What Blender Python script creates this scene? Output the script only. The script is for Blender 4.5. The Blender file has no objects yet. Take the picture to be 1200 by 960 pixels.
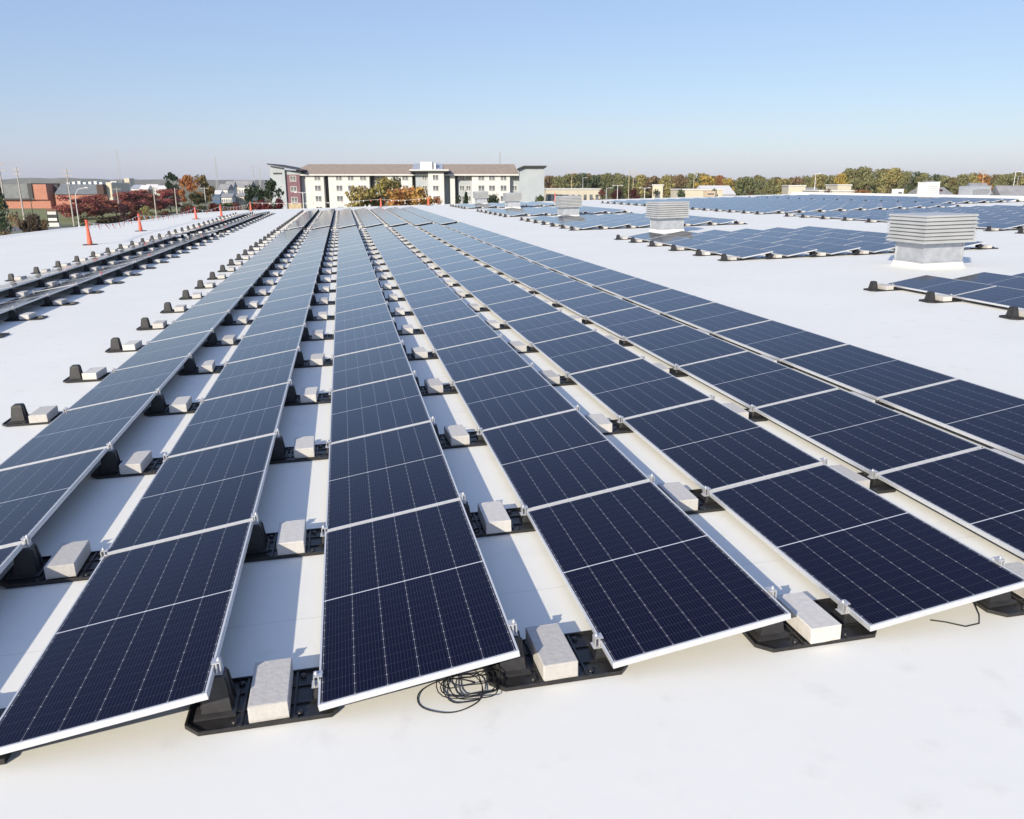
import bpy, bmesh, math, random
from mathutils import Vector, Matrix, Euler
R = math.radians
random.seed(7)
SC = bpy.context.scene
COL = SC.collection

# ------------------------------------------------------------------ frame of the sloping roof
ROOF_H = 7.0                                     # height of the roof above the ground at its origin
F, CX, CY, CH = 937.156, 0.3071, -3.5318, 2.5863  # focal length in photo pixels, camera on the roof
PIT, YAW, ROL = 0.27923, 0.19676, -0.024033
TILT, PITCH, STEP = 0.15, 1.5331, 2.13416        # module tilt, row pitch, module pitch along a row
cy_, sy_, cp_, sp_ = math.cos(YAW), math.sin(YAW), math.cos(PIT), math.sin(PIT)
fw = Vector((sy_*cp_, cy_*cp_, -sp_)); rt0 = Vector((cy_, -sy_, 0)); up0 = rt0.cross(fw)
rt = math.cos(ROL)*rt0 + math.sin(ROL)*up0
up = -math.sin(ROL)*rt0 + math.cos(ROL)*up0
SLOPE = math.atan2(rt.z, rt.x)                   # the roof climbs gently to the right
M_ROOF = Matrix.Translation((0, 0, ROOF_H)) @ Matrix.Rotation(SLOPE, 4, 'Y')
Rr = M_ROOF.to_3x3()
w_rt, w_up, w_fw = Rr @ rt, Rr @ up, Rr @ fw
EYE = M_ROOF @ Vector((CX, CY, CH))

# ------------------------------------------------------------------ camera
cd = bpy.data.cameras.new('camera'); cam = bpy.data.objects.new('camera', cd); COL.objects.link(cam)
cd.sensor_fit = 'HORIZONTAL'; cd.sensor_width = 36.0; cd.lens = F/1200*36.0
cd.clip_start = 0.05; cd.clip_end = 9000
mc = Matrix((w_rt, w_up, -w_fw)).transposed().to_4x4(); mc.translation = EYE
cam.matrix_world = mc
SC.camera = cam

# ------------------------------------------------------------------ sky, sun, exposure
sun_vec = (Rr @ Vector((-0.35, -0.42, 0.262))).normalized()     # towards the sun
SUN_EL = math.asin(sun_vec.z); SUN_AZ = math.atan2(sun_vec.x, sun_vec.y)
wd = bpy.data.worlds.new('World'); SC.world = wd; wd.use_nodes = True
nt = wd.node_tree; nt.nodes.clear()
sky = nt.nodes.new('ShaderNodeTexSky'); sky.sky_type = 'NISHITA'; sky.sun_disc = False
sky.sun_elevation = SUN_EL; sky.sun_rotation = SUN_AZ
sky.air_density = 1.0; sky.dust_density = 0.7; sky.ozone_density = 5.0; sky.altitude = 100
bg = nt.nodes.new('ShaderNodeBackground'); bg.inputs['Strength'].default_value = 0.077
wo = nt.nodes.new('ShaderNodeOutputWorld')
# bright thin autumn haze: the clear-sky model, flattened and lifted by an even pale blue
vm = nt.nodes.new('ShaderNodeVectorMath'); vm.operation = 'MULTIPLY_ADD'
vm.inputs[1].default_value = (0.96, 0.78, 0.56); vm.inputs[2].default_value = (1.55, 2.1, 4.1)
nt.links.new(sky.outputs[0], vm.inputs[0]); nt.links.new(vm.outputs[0], bg.inputs[0]); nt.links.new(bg.outputs[0], wo.inputs[0])
sl = bpy.data.lights.new('sun', 'SUN'); sl.energy = 3.65; sl.angle = R(0.53); sl.color = (1.0, 0.90, 0.735)
so = bpy.data.objects.new('sun', sl); COL.objects.link(so)
so.rotation_euler = sun_vec.to_track_quat('Z', 'Y').to_euler(); so.location = (-40, -50, 60)
SC.view_settings.view_transform = 'Standard'; SC.view_settings.look = 'None'
SC.view_settings.gamma = 1.0; SC.view_settings.use_curve_mapping = False
SC.view_settings.exposure = 0.58

# ------------------------------------------------------------------ helpers
def bgpt(u, v, D):
    """point of the photo ray (u, v) at horizontal distance D in front of the camera (world)"""
    d = (u-600)/F*w_rt - (v-480)/F*w_up + w_fw
    fh = Vector((w_fw.x, w_fw.y, 0)).normalized()
    return EYE + d*(D/d.dot(fh))
FH = Vector((w_fw.x, w_fw.y, 0)).normalized(); AZ = math.atan2(FH.x, FH.y)

ROOF_ROOTS = []
def tag(o, label=None, cat=None, group=None, kind=None):
    if label: o['label'] = label
    if cat: o['category'] = cat
    if group: o['group'] = group
    if kind: o['kind'] = kind
    return o
def empty(name, loc=(0, 0, 0), rz=0.0, on_roof=False):
    o = bpy.data.objects.new(name, None); COL.objects.link(o)
    o.location = loc; o.rotation_euler = (0, 0, rz); o.empty_display_size = 0.2
    if on_roof: ROOF_ROOTS.append(o)
    return o

class MB:
    def __init__(s): s.v, s.f, s.m, s.uv, s.sm = [], [], [], [], []
    def face(s, pts, m=0, uv=None, smooth=False):
        n = len(s.v); s.v += [tuple(p) for p in pts]; s.f.append(tuple(range(n, n+len(pts))))
        s.m.append(m); s.uv.append(uv); s.sm.append(smooth)
    def poly(s, verts, faces, m=0, smooth=False):
        n = len(s.v); s.v += [tuple(p) for p in verts]
        for f in faces:
            s.f.append(tuple(i+n for i in f)); s.m.append(m); s.uv.append(None); s.sm.append(smooth)
    def box(s, x0, x1, y0, y1, z0, z1, m=0, T=None):
        P = [Vector(p) for p in ((x0,y0,z0),(x1,y0,z0),(x1,y1,z0),(x0,y1,z0),(x0,y0,z1),(x1,y0,z1),(x1,y1,z1),(x0,y1,z1))]
        if T is not None: P = [T @ p for p in P]
        s.poly(P, [(3,2,1,0),(4,5,6,7),(0,1,5,4),(1,2,6,5),(2,3,7,6),(3,0,4,7)], m)
    def loft(s, rings, m=0, cap=True, smooth=False):
        k = len(rings[0]); V = [p for r in rings for p in r]; Fs = []
        for i in range(len(rings)-1):
            for j in range(k):
                a, b = i*k+j, i*k+(j+1) % k
                Fs.append((a, b, b+k, a+k))
        s.poly(V, Fs, m, smooth)
        if cap:
            s.poly(rings[0], [tuple(reversed(range(k)))], m); s.poly(rings[-1], [tuple(range(k))], m)
    def tube(s, pts, r, n=8, m=0, r1=None, cap=True):
        pts = [Vector(p) for p in pts]; rings = []
        u = None
        for i, p in enumerate(pts):
            d = (pts[min(i+1, len(pts)-1)]-pts[max(i-1, 0)]).normalized()
            if u is None:
                u = d.orthogonal().normalized()
            u = (u - d*u.dot(d)).normalized(); w = d.cross(u)
            q = r if r1 is None else r+(r1-r)*i/(len(pts)-1)
            rings.append([p+q*(math.cos(a)*u+math.sin(a)*w) for a in [2*math.pi*k/n for k in range(n)]])
        s.loft(rings, m, cap, True)
    def rev(s, prof, n=20, m=0, c=(0, 0, 0), smooth=True):
        rings = [[(c[0]+r*math.cos(2*math.pi*k/n), c[1]+r*math.sin(2*math.pi*k/n), c[2]+z) for k in range(n)] for r, z in prof]
        s.loft(rings, m, True, smooth)
    def mesh(s, name, mats):
        me = bpy.data.meshes.new(name); me.from_pydata(s.v, [], s.f)
        for m in (mats if isinstance(mats, (list, tuple)) else [mats]): me.materials.append(m)
        me.polygons.foreach_set('material_index', s.m); me.polygons.foreach_set('use_smooth', s.sm)
        if any(u is not None for u in s.uv):
            L = me.uv_layers.new(name='UVMap').data; i = 0
            for f, u in zip(s.f, s.uv):
                for k in range(len(f)):
                    L[i].uv = u[k] if u else (-1, -1); i += 1
        me.update(); return me
    def build(s, name, mats, parent=None, on_roof=False):
        o = bpy.data.objects.new(name, s.mesh(name, mats)); COL.objects.link(o)
        if parent is not None: o.parent = parent
        elif on_roof: ROOF_ROOTS.append(o)
        return o
def link_mesh(name, me, parent=None, on_roof=False):
    o = bpy.data.objects.new(name, me); COL.objects.link(o)
    if parent is not None: o.parent = parent
    elif on_roof: ROOF_ROOTS.append(o)
    return o

# ------------------------------------------------------------------ materials
def mat(name, col, rough=0.6, metal=0.0, spec=0.5):
    m = bpy.data.materials.new(name); m.use_nodes = True
    b = m.node_tree.nodes['Principled BSDF']
    b.inputs['Base Color'].default_value = (*col, 1); b.inputs['Roughness'].default_value = rough
    b.inputs['Metallic'].default_value = metal; b.inputs['Specular IOR Level'].default_value = spec
    return m
def N(m, t, **kw):
    n = m.node_tree.nodes.new(t)
    for k, v in kw.items(): setattr(n, k, v)
    return n
def Lk(m, a, b): m.node_tree.links.new(a, b)
def noisy(name, c1, c2, scale, rough=0.7, detail=6, metal=0.0, bump=0.0, lo=0.3, hi=0.7, coord='Object', spec=0.5):
    m = mat(name, c1, rough, metal, spec); b = m.node_tree.nodes['Principled BSDF']
    tc = N(m, 'ShaderNodeTexCoord'); nz = N(m, 'ShaderNodeTexNoise')
    nz.inputs['Scale'].default_value = scale; nz.inputs['Detail'].default_value = detail
    Lk(m, tc.outputs[coord], nz.inputs['Vector'])
    cr = N(m, 'ShaderNodeValToRGB'); cr.color_ramp.elements[0].position = lo; cr.color_ramp.elements[1].position = hi
    cr.color_ramp.elements[0].color = (*c1, 1); cr.color_ramp.elements[1].color = (*c2, 1)
    Lk(m, nz.outputs['Fac'], cr.inputs[0]); Lk(m, cr.outputs[0], b.inputs['Base Color'])
    if bump:
        bp = N(m, 'ShaderNodeBump'); bp.inputs['Strength'].default_value = bump; bp.inputs['Distance'].default_value = 0.01
        Lk(m, nz.outputs['Fac'], bp.inputs['Height']); Lk(m, bp.outputs[0], b.inputs['Normal'])
    return m
def mth(m, op, a, b=None, c=None, clamp=False):
    n = N(m, 'ShaderNodeMath', operation=op); n.use_clamp = clamp
    for i, x in enumerate((a, b, c)):
        if x is None: continue
        if isinstance(x, (int, float)): n.inputs[i].default_value = x
        else: Lk(m, x, n.inputs[i])
    return n.outputs[0]

def membrane_material():
    m = mat('white_roof_membrane', (0.78, 0.78, 0.77), 0.55, spec=0.3); b = m.node_tree.nodes['Principled BSDF']
    tc = N(m, 'ShaderNodeTexCoord')
    n1 = N(m, 'ShaderNodeTexNoise'); n1.inputs['Scale'].default_value = 0.35; n1.inputs['Detail'].default_value = 8
    n2 = N(m, 'ShaderNodeTexNoise'); n2.inputs['Scale'].default_value = 5.0; n2.inputs['Detail'].default_value = 8; n2.inputs['Roughness'].default_value = 0.7
    n3 = N(m, 'ShaderNodeTexNoise'); n3.inputs['Scale'].default_value = 3.4; n3.inputs['Detail'].default_value = 6
    for n in (n1, n2, n3): Lk(m, tc.outputs['Object'], n.inputs['Vector'])
    # broad tone drift
    c1 = N(m, 'ShaderNodeValToRGB'); e = c1.color_ramp.elements
    e[0].position, e[1].position = 0.3, 0.7; e[0].color = (0.795, 0.785, 0.722, 1); e[1].color = (0.83, 0.82, 0.757, 1)
    Lk(m, n1.outputs['Fac'], c1.inputs[0])
    # scuffs: rare soft grey smudges
    sc = mth(m, 'MULTIPLY', mth(m, 'MULTIPLY_ADD', n3.outputs['Fac'], 6.0, -3.45, clamp=True), mth(m, 'MULTIPLY_ADD', n2.outputs['Fac'], 3.0, -1.2, clamp=True), clamp=True)
    mx = N(m, 'ShaderNodeMix', data_type='RGBA'); Lk(m, mth(m, 'MULTIPLY', sc, 0.42), mx.inputs[0]); Lk(m, c1.outputs[0], mx.inputs[6])
    mx.inputs[7].default_value = (0.42, 0.40, 0.36, 1)
    # welded seams every 3.05 m across x and dirt line on them
    sx = N(m, 'ShaderNodeSeparateXYZ'); Lk(m, tc.outputs['Object'], sx.inputs[0])
    wob = mth(m, 'MULTIPLY_ADD', n3.outputs['Fac'], 0.02, 0.45)
    ya = mth(m, 'ADD', sx.outputs['Y'], wob)
    fr = mth(m, 'ABSOLUTE', mth(m, 'SUBTRACT', mth(m, 'FRACT', mth(m, 'DIVIDE', ya, 3.05)), 0.5))
    seam = mth(m, 'LESS_THAN', fr, 0.0022)
    m2 = N(m, 'ShaderNodeMix', data_type='RGBA'); Lk(m, mth(m, 'MULTIPLY', seam, 0.28), m2.inputs[0]); Lk(m, mx.outputs[2], m2.inputs[6])
    m2.inputs[7].default_value = (0.5, 0.49, 0.46, 1)
    Lk(m, m2.outputs[2], b.inputs['Base Color'])
    bp = N(m, 'ShaderNodeBump'); bp.inputs['Strength'].default_value = 0.25; bp.inputs['Distance'].default_value = 0.004
    hgt = mth(m, 'ADD', mth(m, 'ADD', n2.outputs['Fac'], mth(m, 'MULTIPLY', n3.outputs['Fac'], 2.0)), mth(m, 'MULTIPLY', mth(m, 'LESS_THAN', fr, 0.012), 0.6))
    Lk(m, hgt, bp.inputs['Height']); Lk(m, bp.outputs[0], b.inputs['Normal'])
    return m

PW, PL, PT = 1.038, 2.098, 0.035          # module width, length, frame depth
def cell_material():
    """half-cut monocrystalline cells under glass; the pattern is laid out in metres by the UV map"""
    m = mat('solar_cells', (0.01, 0.014, 0.04), 0.09, spec=0.5); b = m.node_tree.nodes['Principled BSDF']
    uv = N(m, 'ShaderNodeUVMap'); s = N(m, 'ShaderNodeSeparateXYZ'); Lk(m, uv.outputs[0], s.inputs[0])
    x, y = s.outputs['X'], s.outputs['Y']
    mx_, half = 0.020, (PL/2)
    cw = (PW-2*mx_)/6
    fx = mth(m, 'FRACT', mth(m, 'DIVIDE', mth(m, 'SUBTRACT', x, mx_), cw))
    dx = mth(m, 'MULTIPLY', mth(m, 'SUBTRACT', 0.5, mth(m, 'ABSOLUTE', mth(m, 'SUBTRACT', fx, 0.5))), cw)   # metres to a column gap
    yc = mth(m, 'ABSOLUTE', mth(m, 'SUBTRACT', y, half))                                        # metres to the middle of the module
    chh = (half-0.022-0.006)/12
    fy = mth(m, 'FRACT', mth(m, 'DIVIDE', mth(m, 'SUBTRACT', yc, 0.006), chh))
    dy = mth(m, 'MULTIPLY', mth(m, 'SUBTRACT', 0.5, mth(m, 'ABSOLUTE', mth(m, 'SUBTRACT', fy, 0.5))), chh)
    colgap = mth(m, 'LESS_THAN', dx, 0.0011)
    rowgap = mth(m, 'LESS_THAN', dy, 0.0007)
    # chamfered wafer corners leave small white diamonds (every second half-cell line)
    dia = mth(m, 'LESS_THAN', mth(m, 'ADD', dx, dy), 0.0052)
    mid = mth(m, 'LESS_THAN', yc, 0.0045)
    brd = mth(m, 'MAXIMUM', mth(m, 'LESS_THAN', mth(m, 'SUBTRACT', half, yc), 0.020),
              mth(m, 'LESS_THAN', mth(m, 'SUBTRACT', PW/2, mth(m, 'ABSOLUTE', mth(m, 'SUBTRACT', x, PW/2))), 0.017))
    fb = mth(m, 'FRACT', mth(m, 'MULTIPLY', fx, 9.0))
    bus = mth(m, 'LESS_THAN', mth(m, 'ABSOLUTE', mth(m, 'SUBTRACT', fb, 0.5)), 0.035)
    wh = mth(m, 'MAXIMUM', mth(m, 'MAXIMUM', mth(m, 'MULTIPLY', colgap, 0.36), mth(m, 'MULTIPLY', dia, 0.6)), mid)
    wh = mth(m, 'MAXIMUM', wh, mth(m, 'MULTIPLY', rowgap, 0.09))
    wh = mth(m, 'MAXIMUM', wh, mth(m, 'MULTIPLY', bus, 0.075))
    wh = mth(m, 'MAXIMUM', wh, mth(m, 'MULTIPLY', brd, 0.04))
    # slight tone difference between modules and cells
    oi = N(m, 'ShaderNodeObjectInfo')
    c = N(m, 'ShaderNodeMix', data_type='RGBA'); Lk(m, oi.outputs['Random'], c.inputs[0])
    c.inputs[6].default_value = (0.0035, 0.0048, 0.018, 1); c.inputs[7].default_value = (0.005, 0.0065, 0.023, 1)
    f = N(m, 'ShaderNodeMix', data_type='RGBA'); Lk(m, wh, f.inputs[0]); Lk(m, c.outputs[2], f.inputs[6])
    f.inputs[7].default_value = (0.62, 0.64, 0.68, 1)
    Lk(m, f.outputs[2], b.inputs['Base Color'])
    # fine dust on the glass
    tc = N(m, 'ShaderNodeTexCoord'); nz = N(m, 'ShaderNodeTexNoise'); nz.inputs['Scale'].default_value = 2.5; nz.inputs['Detail'].default_value = 7
    Lk(m, tc.outputs['Object'], nz.inputs['Vector'])
    Lk(m, mth(m, 'MULTIPLY_ADD', nz.outputs['Fac'], 0.12, 0.06), b.inputs['Roughness'])
    b.inputs['Specular IOR Level'].default_value = 0.0
    # anti-reflective glass: almost no mirror image seen from above, a full one at grazing angles
    ge = N(m, 'ShaderNodeNewGeometry'); dt = N(m, 'ShaderNodeVectorMath', operation='DOT_PRODUCT')
    Lk(m, ge.outputs['Incoming'], dt.inputs[0]); Lk(m, ge.outputs['Normal'], dt.inputs[1])
    fr = mth(m, 'POWER', mth(m, 'SUBTRACT', 1.0, mth(m, 'ABSOLUTE', dt.outputs['Value'])), 5.4)
    fac = mth(m, 'MULTIPLY_ADD', fr, 0.97, 0.005, clamp=True)
    gl = N(m, 'ShaderNodeBsdfGlossy'); gl.inputs['Color'].default_value = (1, 1, 1, 1)
    Lk(m, mth(m, 'MULTIPLY_ADD', nz.outputs['Fac'], 0.08, 0.05), gl.inputs['Roughness'])
    ms = N(m, 'ShaderNodeMixShader'); out = [n for n in m.node_tree.nodes if n.type == 'OUTPUT_MATERIAL'][0]
    Lk(m, fac, ms.inputs[0]); Lk(m, b.outputs[0], ms.inputs[1]); Lk(m, gl.outputs[0], ms.inputs[2]); Lk(m, ms.outputs[0], out.inputs['Surface'])
    return m

M = {}
M['membrane'] = membrane_material()
M['cells'] = cell_material()
M['alu'] = noisy('anodised_aluminium', (0.62, 0.63, 0.65), (0.71, 0.72, 0.73), 30, 0.38, metal=0.35)
M['backsheet'] = mat('shade_darkened_backsheet', (0.035, 0.035, 0.038), 0.6)  # undersides coloured dark to deepen the shade beneath the modules
M['black_plastic'] = noisy('black_plastic', (0.012, 0.012, 0.013), (0.028, 0.027, 0.027), 14, 0.42, bump=0.05)
M['dusty_plastic'] = noisy('dusty_plastic', (0.022, 0.022, 0.024), (0.04, 0.04, 0.043), 14, 0.55)
M['concrete'] = noisy('concrete', (0.50, 0.48, 0.45), (0.59, 0.57, 0.535), 30, 0.9, bump=0.35, lo=0.25, hi=0.75, detail=10)
def tint_by_object(m, lo, hi):
    b = m.node_tree.nodes['Principled BSDF']; src = b.inputs['Base Color'].links[0].from_socket
    oi = N(m, 'ShaderNodeObjectInfo'); hs = N(m, 'ShaderNodeHueSaturation'); Lk(m, src, hs.inputs['Color'])
    Lk(m, mth(m, 'MULTIPLY_ADD', oi.outputs['Random'], hi-lo, lo), hs.inputs['Value']); Lk(m, hs.outputs[0], b.inputs['Base Color'])
tint_by_object(M['concrete'], 0.86, 1.1)
M['zinc'] = noisy('zinc_clamp', (0.50, 0.51, 0.53), (0.64, 0.64, 0.65), 40, 0.45, metal=0.5)
M['cable'] = mat('black_cable', (0.012, 0.012, 0.013), 0.45)
M['vent_metal'] = noisy('vent_metal', (0.39, 0.405, 0.415), (0.47, 0.485, 0.495), 1.3, 0.5, metal=0.1)
M['curb_white'] = noisy('curb_membrane', (0.64, 0.63, 0.61), (0.74, 0.73, 0.71), 3.5, 0.6, detail=8)
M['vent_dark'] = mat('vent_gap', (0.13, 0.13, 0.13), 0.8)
M['galv'] = noisy('galvanised', (0.42, 0.44, 0.47), (0.56, 0.58, 0.61), 6.0, 0.42, metal=0.45)
M['white_paint'] = noisy('white_paint', (0.74, 0.74, 0.72), (0.82, 0.82, 0.8), 4, 0.5)
M['orange'] = noisy('orange_plastic', (0.74, 0.11, 0.06), (0.84, 0.16, 0.09), 8, 0.5)
M['rubber'] = mat('black_rubber', (0.02, 0.02, 0.02), 0.8)
M['tape_white'] = mat('white_tape', (0.8, 0.78, 0.74), 0.6)
M['tape_red'] = mat('red_tape', (0.7, 0.10, 0.05), 0.6)

# ------------------------------------------------------------------ roof we stand on (all in the roof frame)
EDGE = [(-24, -14), (-21.6, 20), (-20.1, 53), (-19.2, 58.5), (-16.2, 71), (-15.6, 86), (-12, 92.5), (62, 92.5), (62, -14)]
b = MB()
b.face([(x, y, 0) for x, y in reversed(EDGE)])
b.f[-1] = tuple(reversed(b.f[-1]))
roof = b.build('roof', M['membrane'], None, True)
def fix_up(o):
    bm = bmesh.new(); bm.from_mesh(o.data); bmesh.ops.recalc_face_normals(bm, faces=bm.faces)
    for f in bm.faces:
        f.normal_update()
    if bm.faces[0].normal.z < 0 and len(bm.faces) == 1:
        bmesh.ops.reverse_faces(bm, faces=bm.faces)
    bm.to_mesh(o.data); bm.free()
fix_up(roof)
tag(roof, 'white membrane flat roof carrying the solar arrays', 'roof', kind='structure')
# raised membrane edge along the left side and far end, with the building walls below
b = MB(); n = len(EDGE)
for i in range(7):
    (x0, y0), (x1, y1) = EDGE[i], EDGE[i+1]
    d = Vector((x1-x0, y1-y0, 0)).normalized(); inn = Vector((d.y, -d.x, 0))
    A, B_ = Vector((x0, y0, 0)), Vector((x1, y1, 0))
    h = 0.06
    e = 0.0
    p = lambda P, k, z: P + inn*k + Vector((0, 0, z))
    b.face([p(A, 0.0, h), p(B_, 0.0, h), p(B_, 0.35, h), p(A, 0.35, h)])
    b.face([p(A, 0.35, h), p(B_, 0.35, h), p(B_, 0.75, 0.004), p(A, 0.75, 0.004)])
    b.face([p(A, 0, h), p(A, 0, -8.0), p(B_, 0, -8.0), p(B_, 0, h)], 1)
M['wall_panel'] = noisy('wall_panel', (0.5, 0.49, 0.46), (0.56, 0.55, 0.52), 2, 0.7)
edge = b.build('roof_edge', [M['membrane'], M['wall_panel']], None, True)
tag(edge, 'low white membrane covered edge running round the roof', 'roof edge', kind='structure')

# ------------------------------------------------------------------ solar modules
def panel_meshes():
    f = MB(); w = 0.011
    f.box(0, PW, 0, w, 0, PT); f.box(0, PW, PL-w, PL, 0, PT)
    f.box(0, w, w, PL-w, 0, PT); f.box(PW-w, PW, w, PL-w, 0, PT)
    f.box(w, w+0.02, w, PL-w, 0, 0.002); f.box(PW-w-0.02, PW-w, w, PL-w, 0, 0.002)
    g = MB(); z = PT-0.002
    c = [(w, w), (PW-w, w), (PW-w, PL-w), (w, PL-w)]
    g.face([(x, y, z) for x, y in c], 0, c)
    g.face([(x, y, z-0.005) for x, y in reversed(c)], 1)
    j = MB(); j.box(PW/2-0.05, PW/2+0.05, PL/2-0.03, PL/2+0.03, 0.008, z-0.006)
    return f.mesh('frame', M['alu']), g.mesh('glass', [M['cells'], M['backsheet']]), (f, g)
FR_ME, GL_ME, (FR_MB, GL_MB) = panel_meshes()
ZLOW = 0.1-PT
WORDS = ('zeroth first second third fourth fifth sixth seventh eighth ninth tenth eleventh twelfth thirteenth fourteenth fifteenth sixteenth '
         'seventeenth eighteenth nineteenth twentieth').split()
TENS = {20: 'twenty', 30: 'thirty', 40: 'forty'}
def nth(k):
    if k <= 20: return WORDS[k]
    if k % 10 == 0: return {30: 'thirtieth', 40: 'fortieth'}[k]
    return TENS[k//10*10]+'-'+WORDS[k % 10]

C_ROOF = Vector((CX, CY, CH))
def px(P):
    d = Vector(P)-C_ROOF; z = d.dot(fw)
    if z < 0.1: return None
    return 600+F*d.dot(rt)/z, 480-F*d.dot(up)/z
def area_in_frame(pts):
    Q = [px(p) for p in pts]
    if any(q is None for q in Q): return 0
    if max(q[0] for q in Q) < 3 or min(q[0] for q in Q) > 1197 or min(q[1] for q in Q) > 957: return 0
    a = 0
    for i in range(len(Q)):
        (x0, y0), (x1, y1) = Q[i], Q[(i+1) % len(Q)]; a += x0*y1-x1*y0
    return abs(a)/2

# a block of rows: name, x of the first low edge, number of rows, list of (first y, number of modules)
SEG2 = 46.9
BLOCKS = [
    dict(key='central', x0=-2*PITCH, rows=7, segs=[(0.0, 21), (SEG2, 16)], where='central array'),
    dict(key='left', x0=-6*PITCH, rows=2, segs=[(2*STEP, 19), (SEG2, 15)], where='left pair of rows'),
    dict(key='near_right', x0=12.42, rows=5, segs=[(12.85-4*STEP, 4)], where='array at right edge'),
    dict(key='vent', x0=12.42, rows=6, segs=[(19.8, 5)], where='array behind nearest vent'),
    dict(key='mid', x0=12.42, rows=6, segs=[(37.3, 6)], where='array behind second vent'),
    dict(key='third', x0=12.42, rows=6, segs=[(55.3, 6)], where='array behind third vent'),
    dict(key='fourth', x0=12.42, rows=6, segs=[(75.6, 5)], where='array behind fourth vent'),
    dict(key='far_right', x0=28.0, rows=10, segs=[(26.6-6*STEP-1.2, 6), (26.6, 8), (SEG2, 16)], where='wide far right array'),
    dict(key='ridge', x0=45.5, rows=5, segs=[(46-12*STEP, 11), (52.2, 14)], where='array below right parapet'),
]
def place(B, si, j, k, n_):
    if B['key'] == 'left': return '%s %s cross gap' % ((nth(n_-j), 'before') if si == 0 else (nth(j+1), 'beyond'))
    if B['key'] in ('near_right', 'far_right', 'ridge'): return '%s from far end' % nth(B['total']+(n_ - B['segs'][si][1])*len(B['segs'])-k+1)
    return '%s from near end' % nth(k)
panels, trays = [], []
for B in BLOCKS:
    B['total'] = sum(n_ for _, n_ in B['segs'])
    # in the central and left arrays the ordinal counts on over the cross gap
    for r in range(B['rows']):
        xl = B['x0']+r*PITCH; k = 0
        for si, (y0, n_) in enumerate(B['segs']):
            for j in range(n_):
                k += 1; ya = y0+j*STEP+0.018; co, si_ = math.cos(TILT), math.sin(TILT)
                zt = 0.1
                q = [(xl, ya, zt), (xl+PW*co, ya, zt+PW*si_), (xl+PW*co, ya+PL, zt+PW*si_), (xl, ya+PL, zt)]
                panels.append((area_in_frame(q), B, r, place(B, si, j, k, n_), si, xl, ya))
    for r in range(B['rows']+1):
        xl = B['x0']+r*PITCH; k = 0
        for si, (y0, n_) in enumerate(B['segs']):
            for j in range(n_+1):
                k += 1
                yc = y0+j*STEP+(0.26 if j == 0 else -0.26 if j == n_ else 0.03)
                hi_, lo_ = r > 0, r < B['rows']
                q = [(xl-.62, yc-.2, 0.02), (xl-.1, yc-.2, .02), (xl-.1, yc+.2, .11), (xl-.62, yc+.2, .11)]
                a = area_in_frame(q)
                # is anything of it seen past the high edge of the row on its left?
                vis = True
                if hi_ and CX < xl-0.505:
                    z_at = lambda xb, zb: zb+(CH-zb)*(xb-(xl-.505))/(xb-CX)
                    vis = z_at(xl-0.05, 0.05) > 0.262
                trays.append((a if vis else 0, B, r, place(B, si, j, k, n_+1), xl, yc, hi_, lo_))
BIG = 300
panels.sort(key=lambda t: -t[0])
def module_label(B, r, w):
    return 'navy solar panel in %s row from left, %s, %s' % (nth(r+1), w, B['where'])
for i, (a, B, r, k, si, xl, ya) in enumerate(panels[:BIG]):
    o = empty('solar_panel', (xl, ya, ZLOW), 0, True)
    o.rotation_euler = (R(random.gauss(0, 0.05)), -TILT+random.gauss(0, 0.0012), random.gauss(0, 0.0006))
    tag(o, module_label(B, r, k), 'solar panel', 'solar panels of the '+B['where'])
    link_mesh('frame', FR_ME, o); link_mesh('glass', GL_ME, o)
rest = MB()
for (a, B, r, k, si, xl, ya) in panels[BIG:]:
    T = Matrix.Translation((xl, ya, ZLOW)) @ Euler((0, -TILT, 0)).to_matrix().to_4x4()
    rest.box(0, PW, 0, PL, 0.002, PT-0.004, 1, T)
    rest.face([T @ Vector(p) for p in ((0, 0, 0), (0, PL, 0), (PW, PL, 0), (PW, 0, 0))], 2)
    w = 0.011; z = PT
    for (x0, x1, y0, y1) in ((0, PW, 0, w), (0, PW, PL-w, PL), (0, w, w, PL-w), (PW-w, PW, w, PL-w)):
        rest.face([T @ Vector(p) for p in ((x0, y0, z), (x1, y0, z), (x1, y1, z), (x0, y1, z))], 1)
    c = [(w, w), (PW-w, w), (PW-w, PL-w), (w, PL-w)]
    rest.face([T @ Vector((x, y, PT-0.002)) for x, y in c], 0, c)
o = rest.build('solar_panel_field', [M['cells'], M['alu'], M['backsheet']], None, True)
tag(o, 'farthest solar panels of the arrays, too many and small to count', 'solar panels', kind='stuff')

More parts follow.
